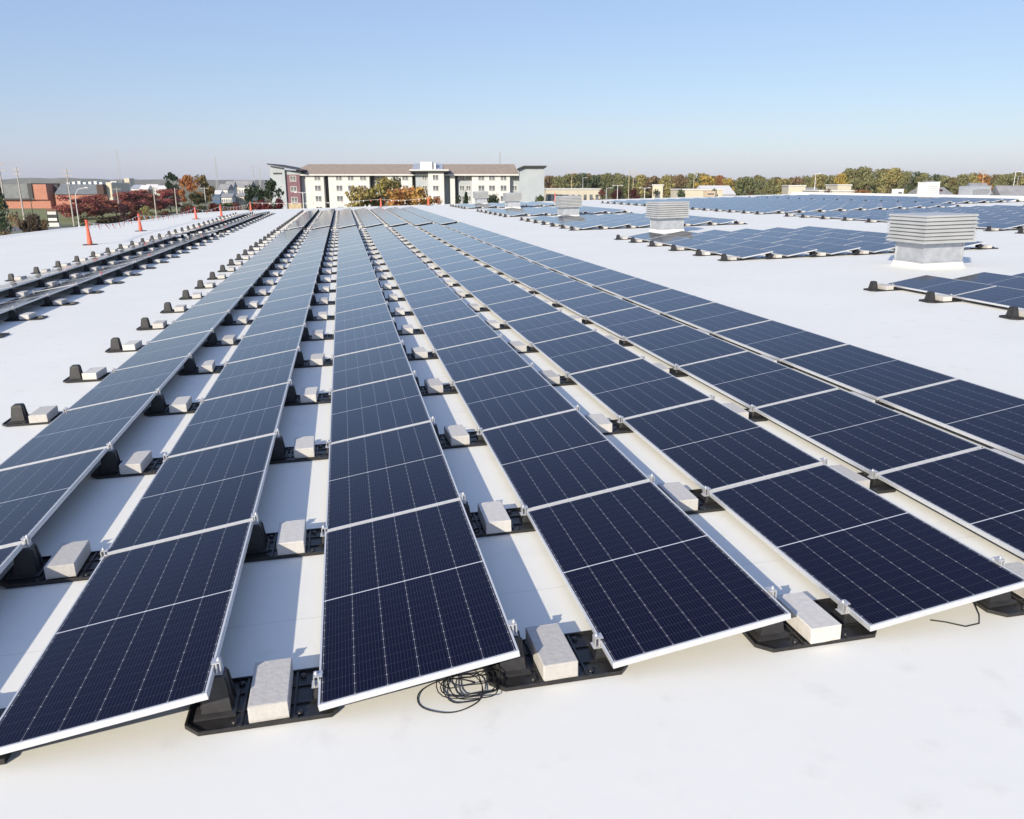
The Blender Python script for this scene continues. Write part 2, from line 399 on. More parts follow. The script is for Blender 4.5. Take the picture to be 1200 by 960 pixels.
# ------------------------------------------------------------------ mounting trays, risers, clamps, ballast blocks
def tray_parts():
    """local origin on the roof under the low edge of the row on the right"""
    t = MB()
    x0, x1, yh, ch, rim, th = -0.66, 0.085, 0.215, 0.075, 0.026, 0.010
    out = [(x0+ch, -yh), (x1-0.03, -yh), (x1, -yh+0.03), (x1, yh-0.03), (x1-0.03, yh), (x0+ch, yh), (x0, yh-ch), (x0, -yh+ch)]
    inn = [(x*1.0+(-th if x > -0.3 else th), y+(-th if y > 0 else th)) for x, y in out]
    n_ = len(out)
    V = [(x, y, 0.003) for x, y in out]+[(x, y, rim) for x, y in out]+[(x, y, rim) for x, y in inn]+[(x, y, 0.010) for x, y in inn]
    Fs = []
    for i in range(n_):
        j = (i+1) % n_
        Fs += [(i, j, n_+j, n_+i), (n_+i, n_+j, 2*n_+j, 2*n_+i), (2*n_+i, 2*n_+j, 3*n_+j, 3*n_+i)]
    Fs.append(tuple(3*n_+i for i in range(n_)))
    t.poly(V, Fs, 0)
    for x in (-0.385, -0.13):                           # cross ribs
        t.box(x-0.006, x+0.006, -yh+0.014, yh-0.014, 0.011, 0.022)
    for y in (-0.075, 0.075):
        t.box(-0.60, 0.05, y-0.005, y+0.005, 0.011, 0.019)
    for x, y in ((-0.42, -0.16), (-0.42, 0.16), (-0.10, -0.16), (-0.10, 0.16), (-0.02, 0.0)):   # bosses
        t.rev([(0.016, 0.010), (0.015, 0.026), (0.006, 0.026)], 10, 0, (x, y, 0))
    for x in (-0.39, -0.12):                            # little lugs on the front rim
        t.box(x-0.012, x+0.012, -yh-0.006, -yh+0.016, 0.0262, 0.034)
    # low riser under the low edge
    t.loft([[(-0.045, -0.06, 0.012), (0.07, -0.06, 0.012), (0.07, 0.06, 0.012), (-0.045, 0.06, 0.012)],
            [(-0.03, -0.04, 0.060), (0.05, -0.04, 0.060), (0.05, 0.04, 0.060), (-0.03, 0.04, 0.060)]])
    r = MB()                                            # tall tapered riser, open at the back, ribbed
    def rg(xa, xb, y, z): return [(xa, -y, z), (xb, -y, z), (xb, y, z), (xa, y, z)]
    r.loft([rg(-0.622, -0.420, 0.108, 0.011), rg(-0.622, -0.420, 0.108, 0.024), rg(-0.590, -0.442, 0.080, 0.030),
            rg(-0.563, -0.458, 0.055, 0.180), rg(-0.556, -0.466, 0.048, 0.206), rg(-0.548, -0.476, 0.040, 0.211)])
    for y in (-0.035, 0.035):
        r.poly([(-0.444, y-.007, .034), (-0.444, y+.007, .034), (-0.431, y-.007, .034), (-0.431, y+.007, .034),
                (-0.462, y-.007, .195), (-0.462, y+.007, .195), (-0.453, y-.007, .195), (-0.453, y+.007, .195)],
               [(2, 3, 7, 6), (0, 2, 6, 4), (3, 1, 5, 7), (4, 6, 7, 5)])
        r.poly([(-0.588, y-.007, .034), (-0.588, y+.007, .034), (-0.601, y-.007, .034), (-0.601, y+.007, .034),
                (-0.562, y-.007, .195), (-0.562, y+.007, .195), (-0.571, y-.007, .195), (-0.571, y+.007, .195)],
               [(3, 2, 6, 7), (2, 0, 4, 6), (1, 3, 7, 5), (6, 4, 5, 7)])
    xh = -PITCH+PW*math.cos(TILT)                       # high edge of the row on the left
    zh = 0.1+PW*math.sin(TILT)
    hc = MB()
    hc.box(xh-0.03, xh+0.034, -0.032, 0.032, 0.2115, 0.2165)
    hc.box(xh+0.004, xh+0.012, -0.026, 0.026, 0.217, zh+0.016)
    hc.box(xh-0.014, xh+0.030, -0.026, 0.026, zh+0.0165, zh+0.022)
    hc.box(xh+0.024, xh+0.030, -0.026, 0.026, zh-0.03, zh+0.016)
    hc.rev([(0.010, 0), (0.010, 0.008), (0.005, 0.009), (0.005, 0.016)], 8, 0, (xh+0.018, 0, zh+0.0225))
    lc = MB()
    lc.box(-0.045, 0.02, -0.032, 0.032, 0.0605, 0.0645)
    lc.box(-0.012, -0.004, -0.026, 0.026, 0.065, 0.116)
    lc.box(-0.032, 0.014, -0.026, 0.026, 0.1165, 0.122)
    lc.box(-0.034, -0.028, -0.026, 0.026, 0.065, 0.1165)
    lc.rev([(0.010, 0), (0.010, 0.008), (0.005, 0.009), (0.005, 0.016)], 8, 0, (-0.019, 0, 0.1225))
    return t, r, hc, lc
T_, R_, HC_, LC_ = tray_parts()
TRAY_ME = T_.mesh('base', M['black_plastic']); RIS_ME = R_.mesh('riser', M['dusty_plastic'])
HC_ME = HC_.mesh('clamp', M['zinc']); LC_ME = LC_.mesh('clamp', M['zinc'])
one = MB(); one.v, one.f, one.m, one.uv, one.sm = list(T_.v), list(T_.f), list(T_.m), list(T_.uv), list(T_.sm)
off = len(one.v); one.v += R_.v; one.f += [tuple(i+off for i in f) for f in R_.f]; one.m += [1]*len(R_.f); one.uv += R_.uv; one.sm += R_.sm
ONE_ME = one.mesh('mounting_tray', [M['black_plastic'], M['dusty_plastic']])
def block_mesh(seed):
    rnd = random.Random(seed); bm = bmesh.new()
    bmesh.ops.create_cube(bm, size=1.0)
    bmesh.ops.scale(bm, vec=(0.193, 0.397, 0.096), verts=bm.verts)
    bmesh.ops.bevel(bm, geom=bm.edges[:], offset=0.005, segments=2, affect='EDGES', profile=0.5)
    for v in bm.verts:
        v.co += Vector((rnd.gauss(0, .0011), rnd.gauss(0, .0011), rnd.gauss(0, .0011))); v.co.z += 0.048
    me = bpy.data.meshes.new('ballast_block'); bm.to_mesh(me); bm.free(); me.materials.append(M['concrete']); return me
BLK_ME = [block_mesh(i) for i in range(4)]
def gap_name(B, r):
    if r == 0: return 'left edge of %s' % B['where']
    if r == B['rows']: return 'right edge of %s' % B['where']
    return 'gap after %s row of %s' % (nth(r), B['where'])
trays.sort(key=lambda t: -t[0])
n_ind = min(BIG, sum(1 for t in trays if t[0] > 0))
rt_ = MB(); rb_ = MB(); rh_ = 0
for i, (a, B, r, k, xl, yc, hi_, lo_) in enumerate(trays):
    loc = (xl, yc, 0.0)
    if i < n_ind:
        big = yc < 26
        if big:
            o = empty('mounting_tray', loc, random.gauss(0, 0.006), True)
            link_mesh('base', TRAY_ME, o); link_mesh('riser', RIS_ME, o)
            if hi_: link_mesh('clamp', HC_ME, o)
            if lo_: link_mesh('clamp', LC_ME, o)
        else:
            o = link_mesh('mounting_tray', ONE_ME, None, True); o.location = loc
        tag(o, 'black mounting tray, %s, %s' % (gap_name(B, r), k), 'mounting tray', 'mounting trays of the '+B['where'])
        bo = link_mesh('ballast_block', random.choice(BLK_ME), None, True)
        bo.location = (xl-0.262+random.gauss(0, .012), yc+random.gauss(0, .012), 0.0225)
        bo.rotation_euler = (0, 0, random.gauss(0, 0.035))
        tag(bo, 'concrete ballast block, %s, %s' % (gap_name(B, r), k), 'ballast block', 'ballast blocks of the '+B['where'])
    else:
        for (src, m_) in ((T_, 0), (R_, 1)):
            if src is T_:
                x0, x1, y0, y1 = -0.66, 0.085, -0.21, 0.21
                rt_.box(xl+x0, xl+x1, yc+y0, yc+y1, 0.003, 0.034, 0)
                rt_.box(xl-0.035, xl+0.06, yc-0.05, yc+0.05, 0.0345, 0.062, 0)
            else:
                rt_.poly([(x+xl, y+yc, z+0.025) for x, y, z in [v for v in R_.v[8:24]]], [(0, 1, 5, 4), (1, 2, 6, 5), (2, 3, 7, 6), (3, 0, 4, 7), (4, 5, 9, 8), (5, 6, 10, 9), (6, 7, 11, 10), (7, 4, 8, 11), (8, 9, 13, 12), (9, 10, 14, 13), (10, 11, 15, 14), (11, 8, 12, 15), (12, 13, 14, 15)], 1)
        rb_.box(xl-0.36, xl-0.165, yc-0.2, yc+0.2, 0.0345, 0.13)
o = rt_.build('mounting_tray_field', [M['black_plastic'], M['dusty_plastic']], None, True)
tag(o, 'farthest black mounting trays of the arrays, too many and small to count', 'mounting trays', kind='stuff')
o = rb_.build('ballast_block_field', [M['concrete']], None, True)
tag(o, 'farthest concrete ballast blocks of the arrays, too many and small to count', 'ballast blocks', kind='stuff')

# ------------------------------------------------------------------ louvred roof vents
def roof_vent(x, y, label, s=1.0):
    o = empty('roof_vent', (x, y, 0), R(random.gauss(0, 0.6)), True)
    hw = 0.62
    c = MB()
    c.loft([[(-hw-.06, -hw-.06, 0.002), (hw+.06, -hw-.06, .002), (hw+.06, hw+.06, .002), (-hw-.06, hw+.06, .002)],
            [(-hw-.02, -hw-.02, 0.04), (hw+.02, -hw-.02, .04), (hw+.02, hw+.02, .04), (-hw-.02, hw+.02, .04)],
            [(-hw, -hw, 0.15), (hw, -hw, .15), (hw, hw, .15), (-hw, hw, .15)]])
    c.build('curb', M['curb_white'], o)
    t = MB(); bw = hw-0.03
    t.box(-hw-.012, hw+.012, -hw-.012, hw+.012, 0.152, 0.18)
    t.box(-bw, bw, -bw, bw, 0.182, 0.70)
    for sx in (-1, 1):
        for sy in (-1, 1): t.box(sx*bw-.02, sx*bw+.02, sy*bw-.02, sy*bw+.02, 0.183, 0.698)
    t.build('throat', M['galv'], o)
    z0, nb, dz = 0.70, 7, 0.098
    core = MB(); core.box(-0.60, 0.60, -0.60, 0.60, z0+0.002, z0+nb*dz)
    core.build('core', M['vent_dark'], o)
    for k in range(nb):
        l = MB(); zb = z0+k*dz; ou, iu = 0.80, 0.735
        sq = lambda q, z: [(-q, -q, z), (q, -q, z), (q, q, z), (-q, q, z)]
        l.loft([sq(ou, zb-0.012), sq(ou+0.004, zb), sq(iu, zb+0.082)], 0, False)
        l.loft([sq(iu-0.006, zb+0.082), sq(ou-0.006, zb-0.010)], 0, False)
        l.build('louvre', M['vent_metal'], o)
    h = MB(); q = 0.775
    h.loft([sq(q+.01, z0+nb*dz-0.012), sq(q+.012, z0+nb*dz+0.035), sq(q-.02, z0+nb*dz+0.045), sq(0.1, z0+nb*dz+0.07)])
    h.build('cap', M['vent_metal'], o)
    tag(o, label, 'roof vent', 'louvred vents on the roof')
roof_vent(16.22, 16.33, 'grey louvred roof vent, the largest and nearest, on a white curb')
roof_vent(15.6, 33.8, 'grey louvred roof vent, second nearest, standing behind solar panels')
roof_vent(15.9, 52.6, 'grey louvred roof vent, third nearest, left of the second one')
roof_vent(16.2, 73.5, 'pale louvred roof vent, fourth nearest, before the grey hotel wing')
roof_vent(15.9, 90.0, 'pale louvred roof vent, farthest and smallest, at the far roof edge')

# ------------------------------------------------------------------ roof odds and ends
b = MB(); b.box(53.6, 54.05, 52.0, 88.0, 0.0, 0.42)
b.v = [(x+(0.06 if z > .1 and x < 53.7 else 0), y, z) for x, y, z in b.v]
tag(b.build('parapet', M['white_paint'], None, True), 'low white parapet along the right side of the roof', 'parapet')
def unit_box(name, label, x, y, w, d, h, m, top=0.0):
    o = empty(name, (x, y, 0), 0, True); q = MB(); q.box(-w/2, w/2, -d/2, d/2, 0.12, h); q.build('cabinet', m, o)
    q = MB(); q.box(-w/2-.03, w/2+.03, -d/2-.03, d/2+.03, h+0.002, h+0.06); q.build('lid', M['white_paint'] if m is M['white_paint'] else m, o)
    q = MB(); q.box(-w/2+.05, w/2-.05, -d/2+.05, d/2-.05, 0.0, 0.118); q.build('base', M['galv'], o)
    q = MB()
    for k in range(5): q.box(-w/2+.15, w/2-.15, -d/2-.012, -d/2-.002, 0.3+k*(h-.5)/5, 0.3+k*(h-.5)/5+.04)
    q.build('grille', M['vent_dark'], o)
    tag(o, label, 'rooftop unit'); return o
o = unit_box('exhaust_hood', 'white exhaust hood with two dark openings above the right parapet', 55.2, 66.0, 1.35, 1.3, 1.45, M['white_paint'])
q = MB()
for s in (-1, 1): q.tube([(s*.3, 0, 1.52), (s*.3, 0, 1.66)], .22, 12)
q.build('duct', M['vent_dark'], o)
unit_box('air_handler', 'grey boxy air handling unit behind the right parapet', 58.6, 64.0, 2.1, 1.6, 1.0, M['galv'])
unit_box('roof_hatch', 'small white boxy roof hatch left of the exhaust hood', 56.0, 71.5, 0.75, 0.8, 0.75, M['white_paint'])
M['tan'] = noisy('tan_paint', (0.46, 0.36, 0.25), (0.52, 0.42, 0.3), 4, 0.7)
o = unit_box('crate_unit', 'tan wooden crate standing on the far roof edge', 44.2, 90.5, 1.2, 0.9, 0.7, M['tan'])
# small pipe vent near the left edge
b = MB(); b.rev([(0.16, 0), (0.10, 0.04), (0.055, 0.06), (0.055, 0.42), (0.09, 0.43), (0.09, 0.50), (0.03, 0.54)], 14)
o = b.build('pipe_vent', M['galv'], None, True); o.location = (-17.6, 43.0, 0)
tag(o, 'short grey pipe vent near the left roof edge', 'vent pipe')

# delineator cones with warning tape between their tops
CONES = []
def cone(x, y, label, h=1.1):
    o = empty('delineator_cone', (x, y, 0), random.random()*3, True)
    c = MB(); c.rev([(0.125, 0.035), (0.12, 0.06), (0.075, 0.55*h), (0.055, 0.82*h), (0.052, 0.87*h), (0.075, 0.88*h), (0.075, 0.91*h), (0.045, 0.92*h), (0.045, 0.965*h), (0.085, 0.97*h), (0.08, h), (0.02, h)], 18)
    c.build('body', M['orange'], o)
    q = MB(); q.loft([[(.36*math.cos(a), .36*math.sin(a), z) for a in [math.pi/4*k+.39 for k in range(8)]] for z in (0.002, 0.035)])
    q.build('base', M['rubber'], o)
    tag(o, label, 'delineator cone', 'orange delineator cones on the roof'); CONES.append((x, y, h*0.9))
    return o
cone(-12.02, 40.0, 'orange delineator cone, nearest and tallest of those along the left edge', 1.2)
cone(-12.44, 52.5, 'orange delineator cone, second nearest along the left roof edge', 1.08)
cone(-12.02, 70.7, 'orange delineator cone, third nearest along the left roof edge', 1.0)
cone(-10.6, 75.5, 'orange delineator cone just right of the third one on the left', 1.05)
cone(-9.6, 91.2, 'orange delineator cone at the far left corner of the roof', 0.95)
cone(4.6, 91.2, 'pale topped delineator cone at the far edge before the yellow trees', 0.95)
cone(10.0, 91.2, 'orange delineator cone at the far edge, right of the orange trees', 1.0)
cone(25.0, 91.2, 'orange delineator cone at the far edge below the grey hotel wing', 1.0)
def sag(p, q, drop, n_=24):
    P, Q = Vector(p), Vector(q)
    return [P.lerp(Q, t/n_)-Vector((0, 0, drop*4*(t/n_)*(1-t/n_))) for t in range(n_+1)]
def warning_line(p, q, drop, label, flag=0.34):
    o = empty('warning_line', p, 0, True); off = Vector(p)
    pts = [a-off for a in sag(p, q, drop)]
    c = MB(); c.tube(pts, 0.012, 5); c.build('rope', M['tape_white'], o)
    L = (pts[-1]-pts[0]).length; k = max(4, int(L/0.75)); d = (pts[-1]-pts[0]).normalized()
    w, r_ = MB(), MB(); side = Vector((d.y, -d.x, 0))
    for i in range(k):
        t = (i+.5)/k*(len(pts)-1); a = pts[int(t)].lerp(pts[min(int(t)+1, len(pts)-1)], t-int(t))
        b_ = a+d*0.26*flag/0.34; sw = side*random.gauss(0.0, 0.09)
        tip = (a+b_)/2-Vector((0, 0, flag))+sw+d*random.gauss(0, .05)
        tgt = w if (i % 2 or (flag < .2 and i % 4)) else r_
        n1 = side*0.003
        tgt.poly([a+n1, b_+n1, tip+n1, a-n1, b_-n1, tip-n1], [(0, 1, 2), (5, 4, 3), (0, 3, 4, 1), (1, 4, 5, 2), (2, 5, 3, 0)])
    w.build('pennant', M['tape_white'], o); r_.build('pennant', M['tape_red'], o)
    tag(o, label, 'warning line', 'warning lines with pennants along the roof edge')
lab = ['warning line with red and white pennants, between first and second left cones',
       'warning line with pennants hung between second and third left cones',
       'short warning line with pennants between third and fourth left cones',
       'warning line with pennants from fourth left cone to far left corner',
       'warning line with pennants along the far edge, before the white hotel front',
       'short warning line with pennants along the far edge before orange trees',
       'warning line with pennants along the far edge below the hotel\'s right half']
for i in range(7):
    if i == 6: continue
    warning_line(CONES[i], CONES[i+1], 0.25 if i < 4 else 0.2, lab[i], 0.34 if i < 4 else 0.16)

# cables
def coil(x, y, label):
    b = MB(); rnd = random.Random(3)
    for k in range(7):
        rx, ry, ph = rnd.uniform(.07, .17), rnd.uniform(.08, .18), rnd.uniform(0, 6)
        ox, oy = rnd.gauss(0, .025), rnd.gauss(0, .03); t0, t1 = rnd.uniform(-.25, .25), rnd.uniform(-.25, .25)
        b.tube([(ox+rx*math.cos(a)*(1+.12*math.sin(2*a+ph)), oy+ry*math.sin(a), 0.006+0.012+0.006*k*(1+.4*math.sin(a+ph))+.012*math.sin(3*a)) for a in [ph+2*math.pi*j/26*1.0 for j in range(27)]], 0.0032, 6, cap=False)
    # one wide loose loop to the left, flat on the roof
    b.tube([(-0.10+0.17*math.cos(a), -0.05+0.14*math.sin(a), 0.005+.002*math.sin(5*a)) for a in [0.6+j*5.2/30 for j in range(31)]], 0.0034, 6)
    b.tube([(0.02, .04, .03), (0.08, .07, .04), (0.14, .05, .045), (0.2, .08, .03)], .0034, 6)
    o = b.build('cable_coil', M['cable'], None, True); o.location = (x, y, 0); tag(o, label, 'cable')
coil(0.76, 0.13, 'tangled black cable coil lying under the raised front corner of a panel')
b = MB(); b.tube([(3.93, .26, .10), (3.90, .2, .05), (3.86, .10, .012), (3.80, .03, .006), (3.70, .02, .006), (3.62, .09, .006), (3.55, .13, .006)], .004, 6)
tag(b.build('cable', M['cable'], None, True), 'single loose black cable on the roof by the front right panel', 'cable')

# put everything built on the roof onto the sloping roof
for o in ROOF_ROOTS:
    o.matrix_world = M_ROOF @ Matrix.LocRotScale(o.location, o.rotation_euler, o.scale)

# ================================================================== surroundings (world frame, ground at z = 0)
M['ground'] = noisy('ground', (0.10, 0.115, 0.045), (0.20, 0.19, 0.12), 0.02, 0.95, detail=10, lo=0.4, hi=0.62)
M['lawn'] = noisy('lawn', (0.15, 0.165, 0.05), (0.21, 0.21, 0.085), 0.15, 0.95, detail=8)
M['asphalt'] = noisy('asphalt', (0.12, 0.12, 0.125), (0.17, 0.17, 0.17), 0.6, 0.9, detail=8)
b = MB(); S = 6500
b.face([(EYE.x-S, EYE.y-S, 0), (EYE.x+S, EYE.y-S, 0), (EYE.x+S, EYE.y+S, 0), (EYE.x-S, EYE.y+S, 0)])
tag(b.build('ground', M['ground']), 'flat suburban ground round the building', 'ground', kind='structure')
def gpt(u, D, z=0.0):
    p = bgpt(u, 216, D); return Vector((p.x, p.y, z))
b = MB(); b.face([gpt(-250, 203, .004), gpt(260, 203, .004), gpt(260, 330, .004), gpt(-250, 330, .004)])
tag(b.build('lawn', M['lawn']), 'green lawn before the brick building', 'lawn', kind='structure')
b = MB(); b.face([gpt(-400, 168, .008), gpt(300, 176, .008), gpt(300, 192, .008), gpt(-400, 186, .008)])
tag(b.build('road', M['asphalt']), 'grey road passing left of the roof', 'road', kind='structure')
b = MB(); b.face([gpt(640, 150, .008), gpt(1500, 150, .008), gpt(1300, 330, .008), gpt(640, 330, .008)])
tag(b.build('car_park', M['asphalt']), 'grey car park beyond the right side of the roof', 'car park', kind='structure')

# hills on the horizon
M['hill'] = noisy('far_woods', (0.10, 0.11, 0.085), (0.19, 0.175, 0.13), 0.03, 1.0, detail=8)
rnd = random.Random(5)
b = MB(); prev = None
for i in range(0, 121):
    u = -500+i*17.5; D = 2600+120*math.sin(i*.7)
    top = 212.2-1.6*math.sin(u/140.0+1.0)-0.9*math.sin(u/37.0)-rnd.random()*1.6
    p0 = gpt(u, D-300, -1); p1 = bgpt(u, top, D); p2 = gpt(u, D+500, -1)
    if prev:
        b.face([prev[0], p0, p1, prev[1]], 0, None, True); b.face([prev[1], p1, p2, prev[2]], 0, None, True)
    prev = (p0, p1, p2)
tag(b.build('hills', M['hill']), 'low wooded hills along the horizon', 'hills', kind='structure')

# ------------------------------------------------------------------ trees
def leaf_material():
    m = mat('leaves', (0.1, 0.1, 0.05), 0.75, spec=0.2); b = m.node_tree.nodes['Principled BSDF']
    oi = N(m, 'ShaderNodeObjectInfo'); ge = N(m, 'ShaderNodeNewGeometry')
    hs = N(m, 'ShaderNodeHueSaturation'); Lk(m, oi.outputs['Color'], hs.inputs['Color'])
    Lk(m, mth(m, 'MULTIPLY_ADD', ge.outputs['Random Per Island'], 0.6, 0.7), hs.inputs['Value'])
    r2 = mth(m, 'FRACT', mth(m, 'MULTIPLY', ge.outputs['Random Per Island'], 17.3))
    Lk(m, mth(m, 'MULTIPLY_ADD', r2, 0.06, 0.47), hs.inputs['Hue'])
    Lk(m, hs.outputs[0], b.inputs['Base Color'])
    tr = N(m, 'ShaderNodeBsdfTranslucent'); Lk(m, hs.outputs[0], tr.inputs['Color'])
    mx = N(m, 'ShaderNodeMixShader'); mx.inputs[0].default_value = 0.35
    out = [n for n in m.node_tree.nodes if n.type == 'OUTPUT_MATERIAL'][0]
    Lk(m, b.outputs[0], mx.inputs[1]); Lk(m, tr.outputs[0], mx.inputs[2]); Lk(m, mx.outputs[0], out.inputs['Surface'])
    return m
M['leaves'] = leaf_material()
M['bark'] = noisy('bark', (0.10, 0.075, 0.05), (0.2, 0.16, 0.12), 3, 0.95)
CROWNS = {}
def crown_meshes(kind, seed):
    """unit tree: height 1, radius about 0.5; returns (crown mesh, trunk mesh)"""
    key = (kind, seed)
    if key in CROWNS: return CROWNS[key]
    rn = random.Random(hash(kind) % 1000*0+seed*101+len(kind))
    c, t = MB(), MB()
    spec = {'round': (1500, 0.040, 0.22), 'big': (3200, 0.028, 0.18), 'bush': (1800, 0.040, 0.03), 'conifer': (2200, 0.034, 0.06), 'tall': (1500, 0.038, 0.42), 'bare': (700, 0.026, 0.05)}[kind]
    nleaf, ls, z0 = spec
    lobes = []
    if kind == 'conifer':
        for k in range(26):
            z = z0+(1-z0)*(k/26)**0.9; rr = 0.46*(1-(z-z0)/(1-z0))**0.85+0.03
            for q in range(4):
                a = rn.random()*6.28; lobes.append((rr*.62*math.cos(a), rr*.62*math.sin(a), z, rr*.5, 0.055))
    else:
        for k in range(15 if kind != 'big' else 26):
            z = z0+(1-z0)*(0.15+0.78*rn.random()); zz = (z-z0)/(1-z0)
            prof = math.sqrt(max(0.05, 1-(2*zz-0.85)**2*0.85)); a = rn.random()*6.28; rad = 0.36*prof*math.sqrt(rn.random())
            s = rn.uniform(.11, .21)
            lobes.append((rad*math.cos(a)*1.05, rad*math.sin(a)*1.05, min(z, 1-s*.75), s, s*rn.uniform(.6, .9)*(1-z0)))
    for i in range(nleaf):
        lx, ly, lz, sr, sz = rn.choice(lobes)
        d = Vector((rn.gauss(0, 1), rn.gauss(0, 1), rn.gauss(0, 1))).normalized()*(rn.uniform(.45, 1.08))
        p = Vector((lx+d.x*sr, ly+d.y*sr, max(z0*.6, lz+d.z*sz)))
        n_ = (d+Vector((rn.gauss(0, .6), rn.gauss(0, .6), rn.gauss(0.2, .6)))).normalized()
        u_ = n_.orthogonal().normalized(); u_.rotate(Matrix.Rotation(rn.random()*6.28, 3, n_)); w_ = n_.cross(u_)
        s = ls*rn.uniform(.5, 1.25); s2 = s*rn.uniform(.6, 1)
        c.face([p-u_*s-w_*s2*.3, p-w_*s2, p+u_*s*.9, p+w_*s2*.8])
    t.tube([(0, 0, 0), (0.004, 0, z0), (rn.gauss(0, .015), rn.gauss(0, .015), z0+(1-z0)*.45), (rn.gauss(0, .03), rn.gauss(0, .03), .85)], .026, 8, 0, .004)
    if kind != 'conifer':
        for k in range(7):
            a = rn.random()*6.28; zb = z0+rn.uniform(-.02, .35)*(1-z0)
            t.tube([(0, 0, zb), (.14*math.cos(a), .14*math.sin(a), zb+.13), (.27*math.cos(a), .27*math.sin(a), zb+.24)], .012, 5, 0, .003)
    CROWNS[key] = (c.mesh('crown', M['leaves']), t.mesh('trunk', M['bark'])); return CROWNS[key]
def tree(u, D, vtop, wpx, col, kind, label, name='tree', cat='tree', group=None, seed=None, base=0.0):
    p = gpt(u, D); h = bgpt(u, vtop, D).z-base; w = wpx*D/(F*1.0387)
    o = empty(name, (p.x, p.y, base), random.random()*6.28)
    cm, tm = crown_meshes(kind, seed if seed is not None else random.randint(0, 2))
    c = link_mesh('crown', cm, o); t = link_mesh('trunk', tm, o)
    c.scale = (w, w, h); t.scale = (min(w, h)*.9, min(w, h)*.9, h)
    c.color = (*col, 1); tag(o, label, cat, group); return o

# colours of autumn foliage
OL, YG, GR, DG = (0.25, 0.25, 0.115), (0.35, 0.31, 0.13), (0.19, 0.21, 0.10), (0.10, 0.13, 0.07)
OR, RU, BR, MA, YE = (0.45, 0.22, 0.07), (0.34, 0.17, 0.08), (0.26, 0.19, 0.11), (0.20, 0.06, 0.05), (0.46, 0.34, 0.09)
NAMES = {OL: 'olive green', YG: 'yellow green', GR: 'mid green', DG: 'dark green', OR: 'orange', RU: 'rust coloured', BR: 'brownish', MA: 'dark red', YE: 'golden yellow'}
# left side
tree(-6, 118, 203, 34, DG, 'conifer', 'dark evergreen tree cut by the left frame edge', 'conifer_tree', seed=1)
tree(2, 92, 247, 40, BR, 'bush', 'brown leafless shrub at the left frame edge beyond the roof', 'shrub', 'shrub', seed=0)
tree(28, 96, 249, 36, (0.10, 0.075, 0.055), 'bush', 'brown scrubby shrub below the leftmost utility pole', 'shrub', 'shrub', seed=1)
tree(45, 118, 257, 22, BR, 'bush', 'low brown shrub left of the monument sign base', 'shrub', 'shrub', seed=2)
reds = [(80, 228, 228, 40), (97, 236, 229, 42), (115, 242, 228, 40), (132, 256, 225, 46), (150, 264, 223, 48), (166, 274, 222, 48), (182, 285, 221, 46), (197, 292, 221, 36)]
for i, (u, D, v, w) in enumerate(reds):
    tree(u, D, v, w, [(0.34, 0.105, 0.085), (0.27, 0.085, 0.075), (0.33, 0.125, 0.085)][i % 3], 'bush',
         'dark red autumn tree, %s from left in the row before the brick building' % nth(i+1), 'maple_tree', group='red trees in a row on the left', seed=i % 3)
tree(142, 190, 239, 32, (0.09, 0.04, 0.045), 'bush', 'dark purple bush before the row of red trees', 'bush', 'bush')
tree(166, 215, 241, 18, YG, 'bush', 'yellow green bush right of the dark purple bush', 'bush', 'bush')
tree(203, 300, 200.5, 21, (0.02, 0.045, 0.016), 'tall', 'dark green round crowned tree standing taller than its neighbours', seed=2)
tree(221, 270, 203, 25, (0.42, 0.18, 0.06), 'round', 'bright orange tree right of the dark round crowned tree', seed=0)
tree(239, 275, 203, 26, (0.22, 0.16, 0.06), 'round', 'brown green tree right of the bright orange tree', seed=1)
tree(228, 240, 226, 34, (0.07, 0.07, 0.025), 'bush', 'dark olive bush under the orange tree', 'bush', 'bush')
tree(262, 250, 237, 26, (0.10, 0.12, 0.04), 'bush', 'low green bush before the white town houses', 'bush', 'bush')
tree(297, 190, 215, 26, (0.035, 0.055, 0.025), 'bush', 'dark green tree left of the hotel, smaller of the two', seed=1)
tree(316, 185, 210, 32, (0.028, 0.048, 0.022), 'bush', 'dark green tree beside the hotel corner, larger of the two', seed=2)
for i, (u, w, c_) in enumerate([(96, 26, (.05, .045, .02)), (122, 34, (.045, .035, .02)), (150, 34, (.07, .025, .02)), (182, 36, (.11, .035, .025)), (215, 34, (.14, .045, .03)), (248, 34, (.13, .04, .025)), (280, 30, (.17, .045, .03)), (306, 26, (.16, .03, .035)), (326, 22, (.15, .025, .035))]):
    D = [112, 112, 114, 118, 124, 130, 135, 138, 140][i]; vt = [252, 252, 249, 246, 241, 238, 236, 233, 232][i]
    tree(u, D, vt, w, c_, 'bush', '%s hedge bush, %s from left along the left roof edge' % ('dark' if i < 3 else 'red', nth(i+1)), 'hedge_bush', 'bush', 'hedge bushes beyond the left roof edge', seed=i % 3)
